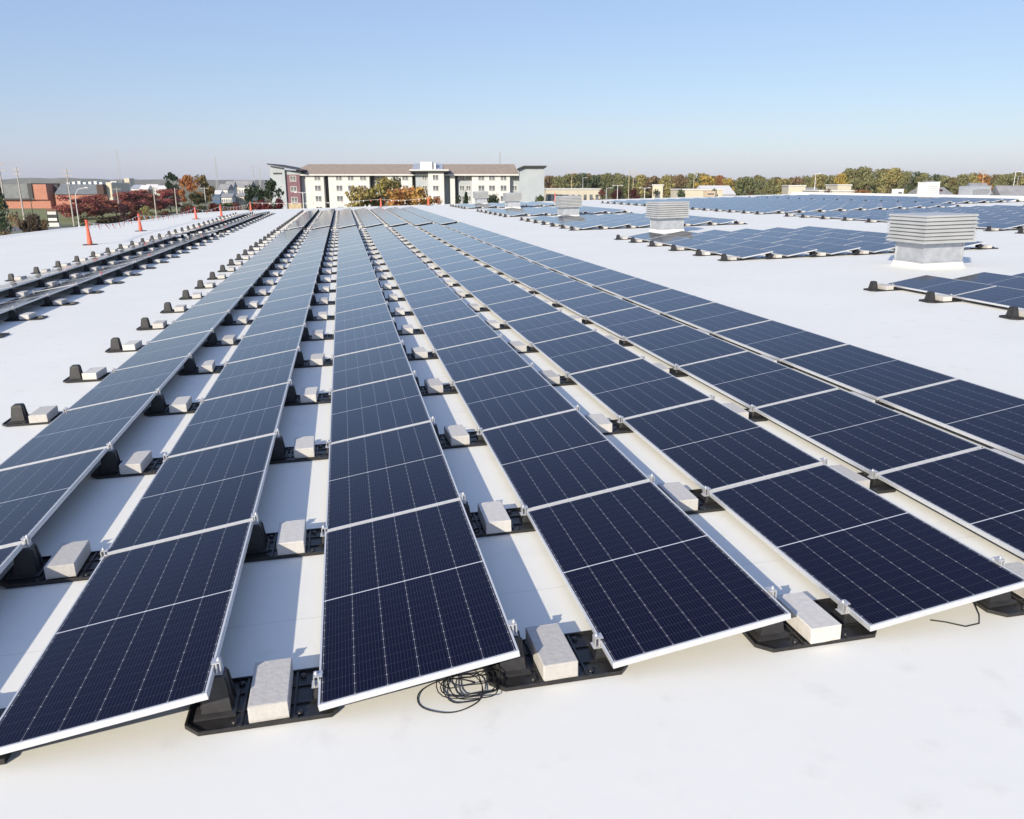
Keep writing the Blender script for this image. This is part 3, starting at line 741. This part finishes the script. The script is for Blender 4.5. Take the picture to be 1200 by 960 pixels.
# before the hotel
tree(424, 165, 217, 46, (0.36, 0.29, 0.11), 'bush', 'pale yellow bush at the left end of the trees before the hotel', 'bush', 'bush')
tree(446, 168, 205, 50, (0.30, 0.25, 0.085), 'round', 'tall olive yellow tree before the middle of the hotel', seed=1)
tree(463, 180, 205, 34, (0.15, 0.15, 0.06), 'round', 'dark olive tree right of the tall olive yellow tree', seed=2)
tree(470, 160, 218, 56, (0.46, 0.25, 0.085), 'bush', 'orange bush before the hotel, largest of the orange ones', 'bush', 'bush', seed=1)
tree(492, 158, 219, 46, (0.48, 0.30, 0.095), 'bush', 'golden orange bush right of the largest orange bush', 'bush', 'bush', seed=2)
tree(508, 160, 229, 26, (0.42, 0.18, 0.07), 'bush', 'small rusty bush at the right end of the orange bushes', 'bush', 'bush', seed=0)
tree(533, 165, 228, 20, (0.045, 0.065, 0.03), 'bush', 'dark evergreen shrub right of the hotel\'s white middle bay', 'shrub', 'shrub', seed=0)
tree(546, 165, 224, 18, (0.035, 0.06, 0.025), 'conifer', 'dark pointed evergreen left of a pale roof vent', 'conifer_tree', 'tree', seed=2)
tree(577, 165, 226, 18, (0.04, 0.06, 0.03), 'bush', 'dark shrub between two pale roof vents', 'shrub', 'shrub', seed=1)
tree(632, 170, 229, 26, (0.07, 0.09, 0.03), 'bush', 'green shrub at the foot of the grey hotel wing', 'shrub', 'shrub', seed=2)
# far treeline on the right
rn = random.Random(11)
u, i = 642.0, 0
TOPS = [(640, 203), (680, 201.5), (720, 201), (760, 203), (800, 202), (818, 200), (840, 203), (866, 206), (885, 203), (905, 206), (940, 203), (975, 202), (1000, 194), (1020, 192), (1045, 195), (1065, 197), (1090, 202), (1110, 203), (1140, 200), (1165, 200), (1190, 200), (1230, 200)]
def topv(u):
    for (a, b_), (c_, d) in zip(TOPS, TOPS[1:]):
        if u <= c_: return b_+(d-b_)*(u-a)/(c_-a)
    return 201
while u < 1235:
    w = rn.uniform(17, 28); D = rn.uniform(300, 350)
    col = rn.choices([OL, YG, GR, DG, OR, RU, BR, YE], [6, 5, 3, 2, 1.2, 1.5, 3, 1.2] if u < 1070 else [5, 2.5, 3, 3, .6, 1.2, 4, .5])[0]
    i += 1
    tree(u, D, topv(u)+rn.uniform(-.5, 3.0), w*1.15, col, 'round', '%s tree in the far treeline, %s to the right of the hotel' % (NAMES[col], nth(i)), group='trees of the far treeline', seed=i % 3)
    u += w*0.62
c = MB(); t_ = random.Random(21)
wood_src = [crown_meshes('round', k)[0] for k in range(3)]
wv = []
for k in range(46):
    u = 632+k*13.4+t_.uniform(-4, 4); D = t_.uniform(370, 420); me = wood_src[k % 3]
    p = gpt(u, D); h = bgpt(u, topv(u)+t_.uniform(0, 4), D).z; w = t_.uniform(24, 34)*D/973; a = t_.random()*6.28
    Tm = Matrix.Translation(p) @ Matrix.Rotation(a, 4, 'Z') @ Matrix.Diagonal((w, w, h, 1))
    c.poly([Tm @ v.co for v in me.vertices], [tuple(q.vertices) for q in me.polygons])
woods = c.build('woods', M['leaves']); woods.color = (0.23, 0.195, 0.09, 1)
tag(woods, 'mass of autumn woods behind the far treeline', 'woods', kind='stuff')
for i, (u, w, c_) in enumerate([(704, 22, MA), (722, 20, (.09, .03, .03)), (742, 20, (.10, .03, .03)), (770, 22, (.06, .065, .03)), (800, 16, DG), (838, 14, DG), (966, 24, (.12, .06, .04)), (1010, 26, RU), (1098, 34, (.13, .055, .04)), (1128, 22, (.14, .07, .04))]):
    tree(u, 235, 221, w, c_, 'bush', 'low bush before the far treeline, %s from the left' % nth(i+1), 'bush', 'bush', 'low bushes beyond the car park', seed=i % 3)

# ------------------------------------------------------------------ poles
M['wood_pole'] = noisy('weathered_pole', (0.40, 0.36, 0.32), (0.5, 0.47, 0.43), 2, 0.9)
M['pole_metal'] = noisy('grey_pole', (0.42, 0.43, 0.44), (0.52, 0.53, 0.54), 2, 0.5, metal=0.3)
M['pole_tan'] = noisy('tan_pole', (0.45, 0.34, 0.22), (0.52, 0.42, 0.3), 2, 0.7)
def utility_pole(u, D, vtop, label, arms=2):
    p = gpt(u, D); h = bgpt(u, vtop, D).z; o = empty('utility_pole', p, -AZ+R(rn.uniform(-25, 25)))
    b = MB(); b.tube([(0, 0, 0), (0, 0, h)], .2, 10, 0, .12); b.build('pole', M['wood_pole'], o)
    for k in range(arms):
        b = MB(); z = h-.5-k*1.1; b.box(-1.2, 1.2, -.2, -.12, z, z+.12)
        for x in (-1.1, -.6, .6, 1.1): b.rev([(.04, 0), (.06, .06), (.03, .2)], 8, 0, (x, -.16, z+.121))
        b.build('crossarm', M['wood_pole'], o)
    tag(o, label, 'utility pole', 'utility poles on the left'); return o
utility_pole(22, 195, 196, 'wooden utility pole before the dark glazed end of the brick building')
utility_pole(80, 195, 198, 'wooden utility pole right of the monument sign')
utility_pole(136, 250, 220, 'short wooden utility pole among the red trees', 1)
utility_pole(179, 240, 219, 'wooden utility pole at the right end of the red trees', 1)
utility_pole(204, 250, 220, 'pale pole under the dark round crowned tree', 0)
utility_pole(210, 300, 210, 'wooden utility pole left of the bright orange tree', 1)
utility_pole(239, 240, 219, 'pale pole in front of the brown green tree', 1)
utility_pole(2, 160, 190, 'wooden utility pole cut by the left frame edge', 2)
def street_lamp(u, D, vtop, label, arm=1.0, m=None, two=False, name='street_lamp', curved=False, group=None):
    p = gpt(u, D); h = bgpt(u, vtop, D).z; o = empty(name, p, -AZ); m = m or M['pole_metal']
    b = MB(); b.rev([(.22, 0), (.22, .25), (.13, .28), (.13, .3)], 10); b.tube([(0, 0, .28), (0, 0, h if not curved else h*.72)], .13, 10, 0, .07); b.build('pole', m, o)
    for s in ((-1, 1) if two else (1,)):
        b = MB()
        if curved: b.tube([(0, 0, h*.72), (arm*.08, 0, h*.85), (arm*.35, 0, h*.96), (arm, 0, h)], .09, 8, 0, .05)
        else: b.tube([(0, 0, h-.25), (s*arm*.5, 0, h-.1), (s*arm, 0, h-.05)], .05, 6)
        b.build('arm', m, o)
        b = MB(); z = h-.05 if not curved else h
        b.loft([[(s*arm-.1, -.16, z-.07), (s*arm+s*.6, -.13, z-.07), (s*arm+s*.6, .13, z-.07), (s*arm-.1, .16, z-.07)],
                [(s*arm-.1, -.12, z+.07), (s*arm+s*.6, -.09, z+.05), (s*arm+s*.6, .09, z+.05), (s*arm-.1, .12, z+.07)]]); b.build('lamp_head', m, o)
    tag(o, label, 'street lamp', group); return o
M['white_pole'] = mat('white_pole', (0.72, 0.72, 0.72), 0.5)
street_lamp(86, 190, 220, 'white street lamp with a curved arm before the red trees', 2.6, M['white_pole'], curved=True)
street_lamp(354, 160, 225, 'white twin armed lamp post before the hotel\'s left end', 1.0, M['white_pole'], two=True)
street_lamp(541, 150, 224, 'thin grey lamp post before the hotel\'s right half', 0.8)
street_lamp(33, 200, 233, 'thin dark post standing on the lawn before the brick building', 0.5, mat('dark_pole', (.05, .05, .05), .5))
for k, (u, v, D, m_) in enumerate([(670, 201, 270, M['pole_tan']), (683, 208, 285, M['pole_metal']), (711, 220, 200, M['pole_metal']), (724, 217, 230, M['white_pole']), (737, 200, 200, M['pole_tan']),
                                   (742, 203, 240, M['pole_tan']), (756, 220, 215, M['white_pole']), (813, 202, 260, M['pole_tan']), (955, 203, 250, M['white_pole']), (1151, 200, 240, M['pole_tan']), (1188, 201, 240, M['white_pole']), (1192, 206, 280, M['pole_metal'])]):
    street_lamp(u, D, v, '%s lamp post before the far treeline, %s from the hotel' % ('tan' if m_ is M['pole_tan'] else 'white' if m_ is M['white_pole'] else 'grey', nth(k+1)), 0.9, m_, two=k % 3 == 0, group='lamp posts of the car park')
def mast(u, D, vtop, label, w=1.2):
    p = gpt(u, D); h = bgpt(u, vtop, D).z; o = empty('lattice_mast', p, -AZ); b = MB(); r_ = max(.05, D*.00025)
    for x, y in ((-w/2, -w/2), (w/2, -w/2), (0, w/2)): b.tube([(x, y, 0), (x*.4, y*.4, h)], r_, 5)
    q = MB(); ns = 16
    for k in range(ns):
        z0, z1 = h*k/ns, h*(k+1)/ns; f0, f1 = 1-.6*k/ns, 1-.6*(k+1)/ns; s = 1 if k % 2 else -1
        q.tube([(s*w/2*f0, -w/2*f0, z0), (-s*w/2*f1, -w/2*f1, z1)], r_*.7, 4)
    b.build('legs', M['pole_metal'], o); q.build('bracing', M['pole_metal'], o); tag(o, label, 'mast')
mast(142, 420, 176, 'tall thin lattice mast rising above the red trees', 1.6)
mast(255, 700, 184, 'tall thin lattice mast above the white town houses', 2.0)
mast(298, 1300, 193, 'faint distant mast left of the hotel, left one of two', 2.2)
mast(305, 1300, 195, 'faint distant mast left of the hotel, right one of two', 2.2)
mast(586, 1200, 178, 'faint distant mast rising behind the hotel\'s right half', 2.0)

# ------------------------------------------------------------------ hotel
M['h_white'] = noisy('white_render', (0.60, 0.595, 0.575), (0.68, 0.67, 0.65), .5, .8)
M['h_grey'] = noisy('grey_siding', (0.36, 0.40, 0.43), (0.41, 0.45, 0.48), .5, .7)
M['h_purple'] = noisy('plum_siding', (0.175, 0.09, 0.115), (0.22, 0.12, 0.145), 1.0, .8)
M['h_roof'] = noisy('brown_shingles', (0.25, 0.205, 0.165), (0.34, 0.28, 0.23), 1.2, .95, detail=8)
M['h_dark'] = mat('dark_trim', (0.03, 0.032, 0.036), .6)
M['h_stone'] = noisy('tan_stone', (0.42, 0.33, 0.2), (0.52, 0.43, 0.3), 1.5, .9)
def glass_mat(name, c):
    m = noisy(name, c, tuple(min(1, x*2.2) for x in c), .35, .08, lo=.42, hi=.58); return m
M['pane'] = glass_mat('window_glass', (0.10, 0.11, 0.12))
M['h_metal'] = noisy('metal_roofing', (.45, .47, .5), (.55, .57, .6), 1, .4, metal=.4)
HD = 230.0; HO = gpt(478, HD)
hotel = empty('hotel_building', HO, -AZ)
tag(hotel, 'long four storey white and grey hotel with brown pitched roof', 'hotel')
def hx(u, dy=0): return (u-478)*(HD+dy)/(F*1.0387)+0*(dy)
def hz(v, dy=0): return bgpt(478, v, HD+dy).z
def hbox(name, u0, u1, y0, y1, z0, z1, m, parent=None):
    b = MB(); b.box(hx(u0), hx(u1), y0, y1, z0, z1); return b.build(name, m, parent or hotel)
zE = hz(204.5)
hbox('wall', 340, 609, 1.8, 16, 0, zE, M['h_grey'])
bays = [(358.5, 379.5), (385, 433), (452, 483), (527.5, 533), (553, 597.5)]
for (a, c_) in bays: hbox('bay', a, c_, 0, 1.797, 0, zE-.003, M['h_white'])
hbox('bay', 503, 521, -2.4, 1.797, 0, hz(201.6), M['h_white'])
hbox('bay', 487.5, 502.7, -.6, 1.797, 0, hz(202.2), M['h_grey'])
for (a, c_) in ((379.6, 384.9), (433.1, 438), (483.1, 487.3), (533.2, 536)): hbox('painted_shadow_strip', a, c_, 1.70, 1.797, .3, zE-.1, M['h_dark'])  # dark strips painting in the shadows that the bays cast on the recessed wall
# canopy roofs
b = MB(); z = hz(202); b.box(hx(482), hx(527), -3.2, 2.2, z, z+.35); b.build('canopy', M['h_dark'], hotel)
b = MB(); b.box(hx(482)-.05, hx(527)+.05, -3.25, -3.2, z+.36, z+.7); b.box(hx(482)-.05, hx(527)+.05, -3.2, 2.2, z+.36, z+.62); b.build('canopy_edge', M['h_white'], hotel)
# main roof
b = MB(); e = 0.7; zr = hz(192.6, 9); xl_, xr_ = hx(350), hx(608); yb = 16.7; yf = -e
zr_l = 6.0
V = [(xl_-2.4, yf, zE), (xr_, yf, zE), (xr_, yb, zE), (xl_-2.4, yb, zE), (xl_+1.0, 8, zr), (xr_-1.2, 8, zr)]
b.poly(V, [(0, 1, 5, 4), (1, 2, 5), (2, 3, 4, 5), (3, 0, 4)])
b.poly([(x, y, zE-.02) for x, y in ((xl_-2.4, yf), (xr_, yf), (xr_, yb), (xl_-2.4, yb))], [(3, 2, 1, 0)], 1)
b.build('roof', [M['h_roof'], M['h_white']], hotel)
b = MB(); b.box(xl_-2.4, xr_, yf-.12, yf-.003, zE-.32, zE+.06); b.build('eave', M['h_white'], hotel)
# roof of the middle section and clerestory
b = MB(); za = zE+.3; b.poly([(hx(481), -1, za), (hx(519), -1, za), (hx(517), 8, zr+.12), (hx(482), 8, zr+.12), (hx(481), 8, za), (hx(519), 8, za)], [(0, 1, 2, 3), (0, 3, 4), (1, 5, 2)]); b.build('metal_roof', M['h_metal'], hotel)
b = MB(); b.box(hx(492), hx(506), 2.5, 7, zE+1.0, hz(189.8, 3)); b.box(hx(507.5), hx(510), 3, 6, zE+1, hz(191, 3)); b.build('clerestory', M['h_white'], hotel)
# left wing: grey tower, plum bay, sloping dark roof
hbox('wing_wall', 319.5, 336.5, -1.6, 14, 0, hz(199.5), M['h_grey'])
hbox('plum_bay', 336.6, 352.5, -1.0, 1.797, hz(238.5), hz(205), M['h_purple'])
hbox('stone_base', 336.6, 352.5, -1.1, 1.797, 0, hz(238.6), M['h_stone'])
hbox('wing_side', 352.6, 358.4, .8, 1.797, 0, zE-.004, M['h_grey'])
hbox('upper_wall', 336.6, 354, -.9, 1.797, hz(204.8), hz(201.2), M['h_grey'])
b = MB(); x0, x1 = hx(318.3), hx(358.5); z0, z1 = hz(193.2), hz(200.6)
b.poly([(x0, -3, z0), (x1, -3, z1), (x1, 14, z1), (x0, 14, z0), (x0, -3, z0+.3), (x1, -3, z1+.3), (x1, 14, z1+.3), (x0, 14, z0+.3)], [(3, 2, 1, 0), (4, 5, 6, 7), (0, 1, 5, 4), (1, 2, 6, 5), (2, 3, 7, 6), (3, 0, 4, 7)]); b.build('wing_roof', M['h_dark'], hotel)
b = MB(); xa, xb_ = hx(319.5), hx(336.5)
b.poly([(xa, -1.59, hz(199.4)), (xb_, -1.59, hz(199.4)), (xb_, -1.59, z0+(z1-z0)*.5-.05), (xa, -1.59, z0-.25)], [(0, 1, 2, 3)])
b.build('gable', M['h_grey'], hotel)
b = MB(); rl = random.Random(2); xx = hx(323.2)
while xx < hx(333): 
    w = rl.uniform(.16, .3); b.box(xx, xx+w, -1.68, -1.61, hz(204.4), hz(202.6)); xx += w+.07
b.build('sign_letters', M['h_dark'], hotel)
# right wing
hbox('wing_wall', 608.6, 637.5, -1.2, 16, 0, hz(195.2), M['h_grey'])
b = MB(); x0, x1, xm = hx(606.3), hx(640), hx(613.5); zt = hz(194.4); zs = hz(197.6)
b.poly([(x0, -2.2, zs), (xm, -2.2, zt), (x1, -2.2, zt), (x1, 16.3, zt), (xm, 16.3, zt), (x0, 16.3, zs)] + [(x0, -2.2, zs-.4), (xm, -2.2, zt-.4), (x1, -2.2, zt-.4), (x1, 16.3, zt-.4), (xm, 16.3, zt-.4), (x0, 16.3, zs-.4)],
       [(0, 1, 4, 5), (1, 2, 3, 4), (6, 7, 1, 0), (7, 8, 2, 1), (8, 9, 3, 2), (11, 10, 7, 6), (10, 9, 8, 7), (0, 5, 11, 6)]); b.build('wing_roof', M['h_dark'], hotel)
# windows
WC = {}
def window_mesh(w, h):
    k = (round(w, 2), round(h, 2))
    if k not in WC:
        f = MB(); t = .12
        f.box(-w/2-t, -w/2, -.07, 0, -h/2-t, h/2+t); f.box(w/2, w/2+t, -.07, 0, -h/2-t, h/2+t)
        f.box(-w/2, w/2, -.07, 0, h/2, h/2+t); f.box(-w/2, w/2, -.09, 0, -h/2-t, -h/2); f.box(-.05, .05, -.06, -.012, -h/2, h/2)
        p = MB(); p.box(-w/2, w/2, -.010, -.003, -h/2, h/2)
        WC[k] = (f.mesh('window', M['h_white']), p.mesh('pane', M['pane']))
    return WC[k]
def window(u, v, y, wpx=6.6, hpx=6.0):
    w, h = wpx*HD/973, hpx*HD/973
    fm, pm = window_mesh(w, h); o = link_mesh('window', fm, hotel); o.location = (hx(u), y-.002, hz(v)); link_mesh('pane', pm, o)
FLOORS = (208.3, 220.7, 233.0, 245.5)
for v in FLOORS:
    for u in (372.3, 397.5, 411.3, 425.8, 464, 475, 564, 576.5, 590): window(u, v, 0)
    for u in (356, 441, 449, 541, 548.5, 603): window(u, v, 1.8, 5, 5.6)
    for u in (498,): window(u, v, -.6, 5, 5.6)
    for u in (511.5,): window(u, v, -2.4, 6, 5.6)
for v in FLOORS[:3]: window(345, v+1.2, -1.0, 6.2, 5.4)

# ------------------------------------------------------------------ brick building and monument sign on the left
M['brick'] = noisy('red_brick', (0.40, 0.17, 0.115), (0.48, 0.23, 0.165), 1.5, .9)
M['mansard'] = noisy('grey_standing_seam', (0.12, 0.135, 0.15), (0.18, 0.195, 0.21), .8, .55)
BD = 340.0; brick = empty('brick_building', gpt(60, BD), -AZ)
tag(brick, 'low red brick building with dark glazed end and grey mansard roof', 'building')
def bx(u): return (u-60)*BD/973
def bz(v): return bgpt(60, v, BD).z
def bbox(name, u0, u1, y0, y1, z0, z1, m):
    b = MB(); b.box(bx(u0), bx(u1), y0, y1, z0, z1); return b.build(name, m, brick)
bbox('wall', -60, 56, 0, 30, 0, bz(234), M['brick'])
bbox('pillar', 39, 55, -1, 20, bz(234.0)+.003, bz(216), M['brick'])
bbox('glazed_front', -60, 36, .5, 20, bz(234)+.003, bz(215.8), M['mansard'])
bbox('frame', 34, 39, -1.5, 20, bz(233.5), bz(215), M['h_dark'])
bbox('lintel', -60, 33.9, -1.3, .49, bz(234.2), bz(232.6), M['h_dark'])
bbox('recess', 56.1, 61, 4, 20, 0, bz(216.5), M['h_dark'])
bbox('wall', 61, 122, 1, 26, 0, bz(228), M['brick'])
b = MB(); b.poly([(bx(61), .4, bz(228)+.01), (bx(113), .4, bz(228)+.01), (bx(112), 5, bz(216)), (bx(63), 5, bz(216)), (bx(113), 24, bz(228)), (bx(112), 20, bz(216)), (bx(61), 24, bz(228)), (bx(63), 20, bz(216))], [(0, 1, 2, 3), (1, 4, 5, 2), (3, 2, 5, 7), (6, 0, 3, 7)])
b.build('mansard_roof', M['mansard'], brick)
bbox('end_wall', 113.2, 121, -.5, 20, bz(228)+.003, bz(216.5), mat('brown_cladding', (.07, .04, .035), .8))
M['cream'] = noisy('cream_render', (.55, .5, .38), (.62, .57, .46), .5, .85)
bbox('stair_tower', 121.2, 127.5, 2, 18, 0, bz(214.5), M['cream'])
for k in range(7): bbox('rooftop_box', 66+k*6.5, 69.5+k*6.5, 8, 11, bz(216)+.003, bz(213.5-(k % 3)*.6), M['galv'])
s = empty('monument_sign', gpt(56, 193), -AZ+.15)
def sbox(name, x0, x1, y0, y1, z0, z1, m): 
    b = MB(); b.box(x0, x1, y0, y1, z0, z1); b.build(name, m, s)
sbox('plinth', -1.3, 1.3, -.5, .5, 0, .9, M['h_white']); sbox('panel', -1.1, 1.1, -.3, .3, .903, 3.6, M['h_dark'])
sbox('header', -1.15, 1.15, -.34, .34, 3.603, 4.0, mat('brown_header', (.2, .09, .06), .7))
sbox('face', -.95, .95, -.33, -.303, 2.75, 3.45, M['h_white']); sbox('face', -.95, .95, -.33, -.303, 1.35, 1.95, M['tape_white'])
tag(s, 'dark monument sign with white faces and pale plinth on the lawn', 'monument sign')

# ------------------------------------------------------------------ town beyond on the left, low buildings on the right
M['roof_grey'] = noisy('grey_roofing', (.22, .22, .23), (.32, .32, .33), .5, .9)
M['h_blue'] = mat('blue_cladding', (.06, .12, .22), .6)
def low_building(u0, u1, D, vtop, m, label, gable=True, deep=14, roofm=None, nwin=4, name='low_building', vb=None):
    uc = (u0+u1)/2; o = empty(name, gpt(uc, D), -AZ+R(rn.uniform(-12, 12))); w = (u1-u0)*D/973
    h = max(2.2, bgpt(uc, vtop, D).z); he = h*(.68 if gable else 1)
    b = MB(); b.box(-w/2, w/2, 0, deep, 0, he); b.build('wall', m, o)
    if gable:
        b = MB(); b.poly([(-w/2-.4, -.5, he+.003), (w/2+.4, -.5, he+.003), (w/2+.4, deep+.5, he+.003), (-w/2-.4, deep+.5, he+.003), (-w/2-.4, deep/2, h), (w/2+.4, deep/2, h)], [(0, 1, 5, 4), (2, 3, 4, 5), (1, 2, 5), (3, 0, 4), (3, 2, 1, 0)]); b.build('roof', roofm or M['roof_grey'], o)
    else:
        b = MB(); b.box(-w/2-.2, w/2+.2, -.2, deep+.2, he+.003, he+.35); b.build('roof', roofm or M['h_white'], o)
    for k in range(nwin):
        x = -w/2+w*(k+.5)/nwin; ww = min(w/nwin*.5, 2.4)
        for q in range(2 if he > 5.5 else 1):
            za, zb = ((he*.35, he*.72) if he <= 5.5 else (he*(.14+.43*q), he*(.38+.43*q)))
            b = MB(); b.box(x-ww/2, x+ww/2, -.06, -.004, za, zb); b.build('window', M['pane'], o)
    tag(o, label, 'building'); return o
T = [(123, 131, 480, 214.5, M['cream'], 'cream flat topped block just right of the brick building', False), (130, 137, 560, 213, M['h_white'], 'small white block left of the tall lattice mast', False),
     (136, 147, 640, 215, M['h_white'], 'white gabled house right behind the tall lattice mast', True), (146, 152, 700, 209.5, M['cream'], 'narrow cream tower block above the red trees', False),
     (152, 163, 620, 216.5, M['h_white'], 'white gabled house right of the narrow cream tower block', True), (163, 172, 560, 217, M['h_stone'], 'small tan gabled house above the red trees', True),
     (171, 183, 640, 216, M['h_white'], 'white gabled house above the red trees, left of a pole', True), (183, 193, 600, 217.5, M['cream'], 'cream gabled house left of the dark round crowned tree', True),
     (247, 256, 430, 223, M['h_blue'], 'blue clad building right of the brown green tree', True), (255, 266, 460, 215.5, M['h_white'], 'white gabled town house right of the blue building', True),
     (264, 273, 540, 212.5, M['h_white'], 'white town house, second right of the blue building', True), (272, 282, 560, 211.5, M['cream'], 'cream town house, third right of the blue building', True),
     (279, 293, 480, 211.5, M['h_white'], 'wide white town house nearest the hotel', True), (258, 270, 400, 227, M['h_white'], 'low white house before the other white town houses', True),
     (274, 286, 410, 226, M['cream'], 'low cream house left of the dark green trees', True)]
for (u0, u1, D, v, m_, l, g) in T: low_building(u0, u1, D, v, m_, l, g, nwin=5, deep=10, roofm=M['roof_grey'] if u0 > 250 else M['h_white'] if int(u0) % 2 else M['galv'])
low_building(640, 704, 262, 222.3, M['cream'], 'long low cream building right of the hotel', False, 20, nwin=9)
low_building(765, 777, 270, 217.6, M['cream'], 'small cream box building before the treeline', False, 8, nwin=1)
low_building(797, 848, 255, 222.8, M['cream'], 'long cream wall building behind the second vent', False, 12, nwin=0)
low_building(828, 862, 275, 217.5, M['h_white'], 'white hall building with low roof before the treeline', True, 20, roofm=M['h_white'], nwin=2)
low_building(925, 944, 262, 218.5, M['cream'], 'cream flat house left of a white lamp post', False, 10, nwin=2)
low_building(948, 964, 275, 220, M['h_stone'], 'small tan house behind a white lamp post', True, 10, nwin=2)
low_building(982, 998, 265, 217.5, M['cream'], 'cream flat house below the tallest trees of the treeline', False, 10, nwin=2)
low_building(960, 1004, 245, 224.3, M['cream'], 'long low cream building below the tallest trees', False, 12, nwin=5)
low_building(1092, 1124, 230, 219.5, M['roof_grey'], 'dark low building right of the exhaust hood', True, 12, nwin=4)
low_building(1146, 1163, 240, 214.5, M['tan'], 'tan gabled house right of the air handling unit', True, 10, nwin=2)
low_building(1178, 1215, 235, 217.5, M['cream'], 'pale house at the right frame edge', True, 10, nwin=4)

# ------------------------------------------------------------------ thin haze: one closed box of even, pale air round everything
hz_m = bpy.data.materials.new('haze'); hz_m.use_nodes = True; t = hz_m.node_tree
t.nodes.remove(t.nodes['Principled BSDF']); pv = t.nodes.new('ShaderNodeVolumePrincipled')
pv.inputs['Color'].default_value = (0.985, 0.99, 1.0, 1); pv.inputs['Density'].default_value = 0.00008; pv.inputs['Anisotropy'].default_value = 0.1
t.links.new(pv.outputs[0], t.nodes['Material Output'].inputs['Volume'])
b = MB(); b.box(EYE.x-3300, EYE.x+3300, EYE.y-300, EYE.y+3400, -1.5, 75)
o = b.build('haze', hz_m); tag(o, 'thin pale autumn haze in the distance', 'haze', kind='stuff')
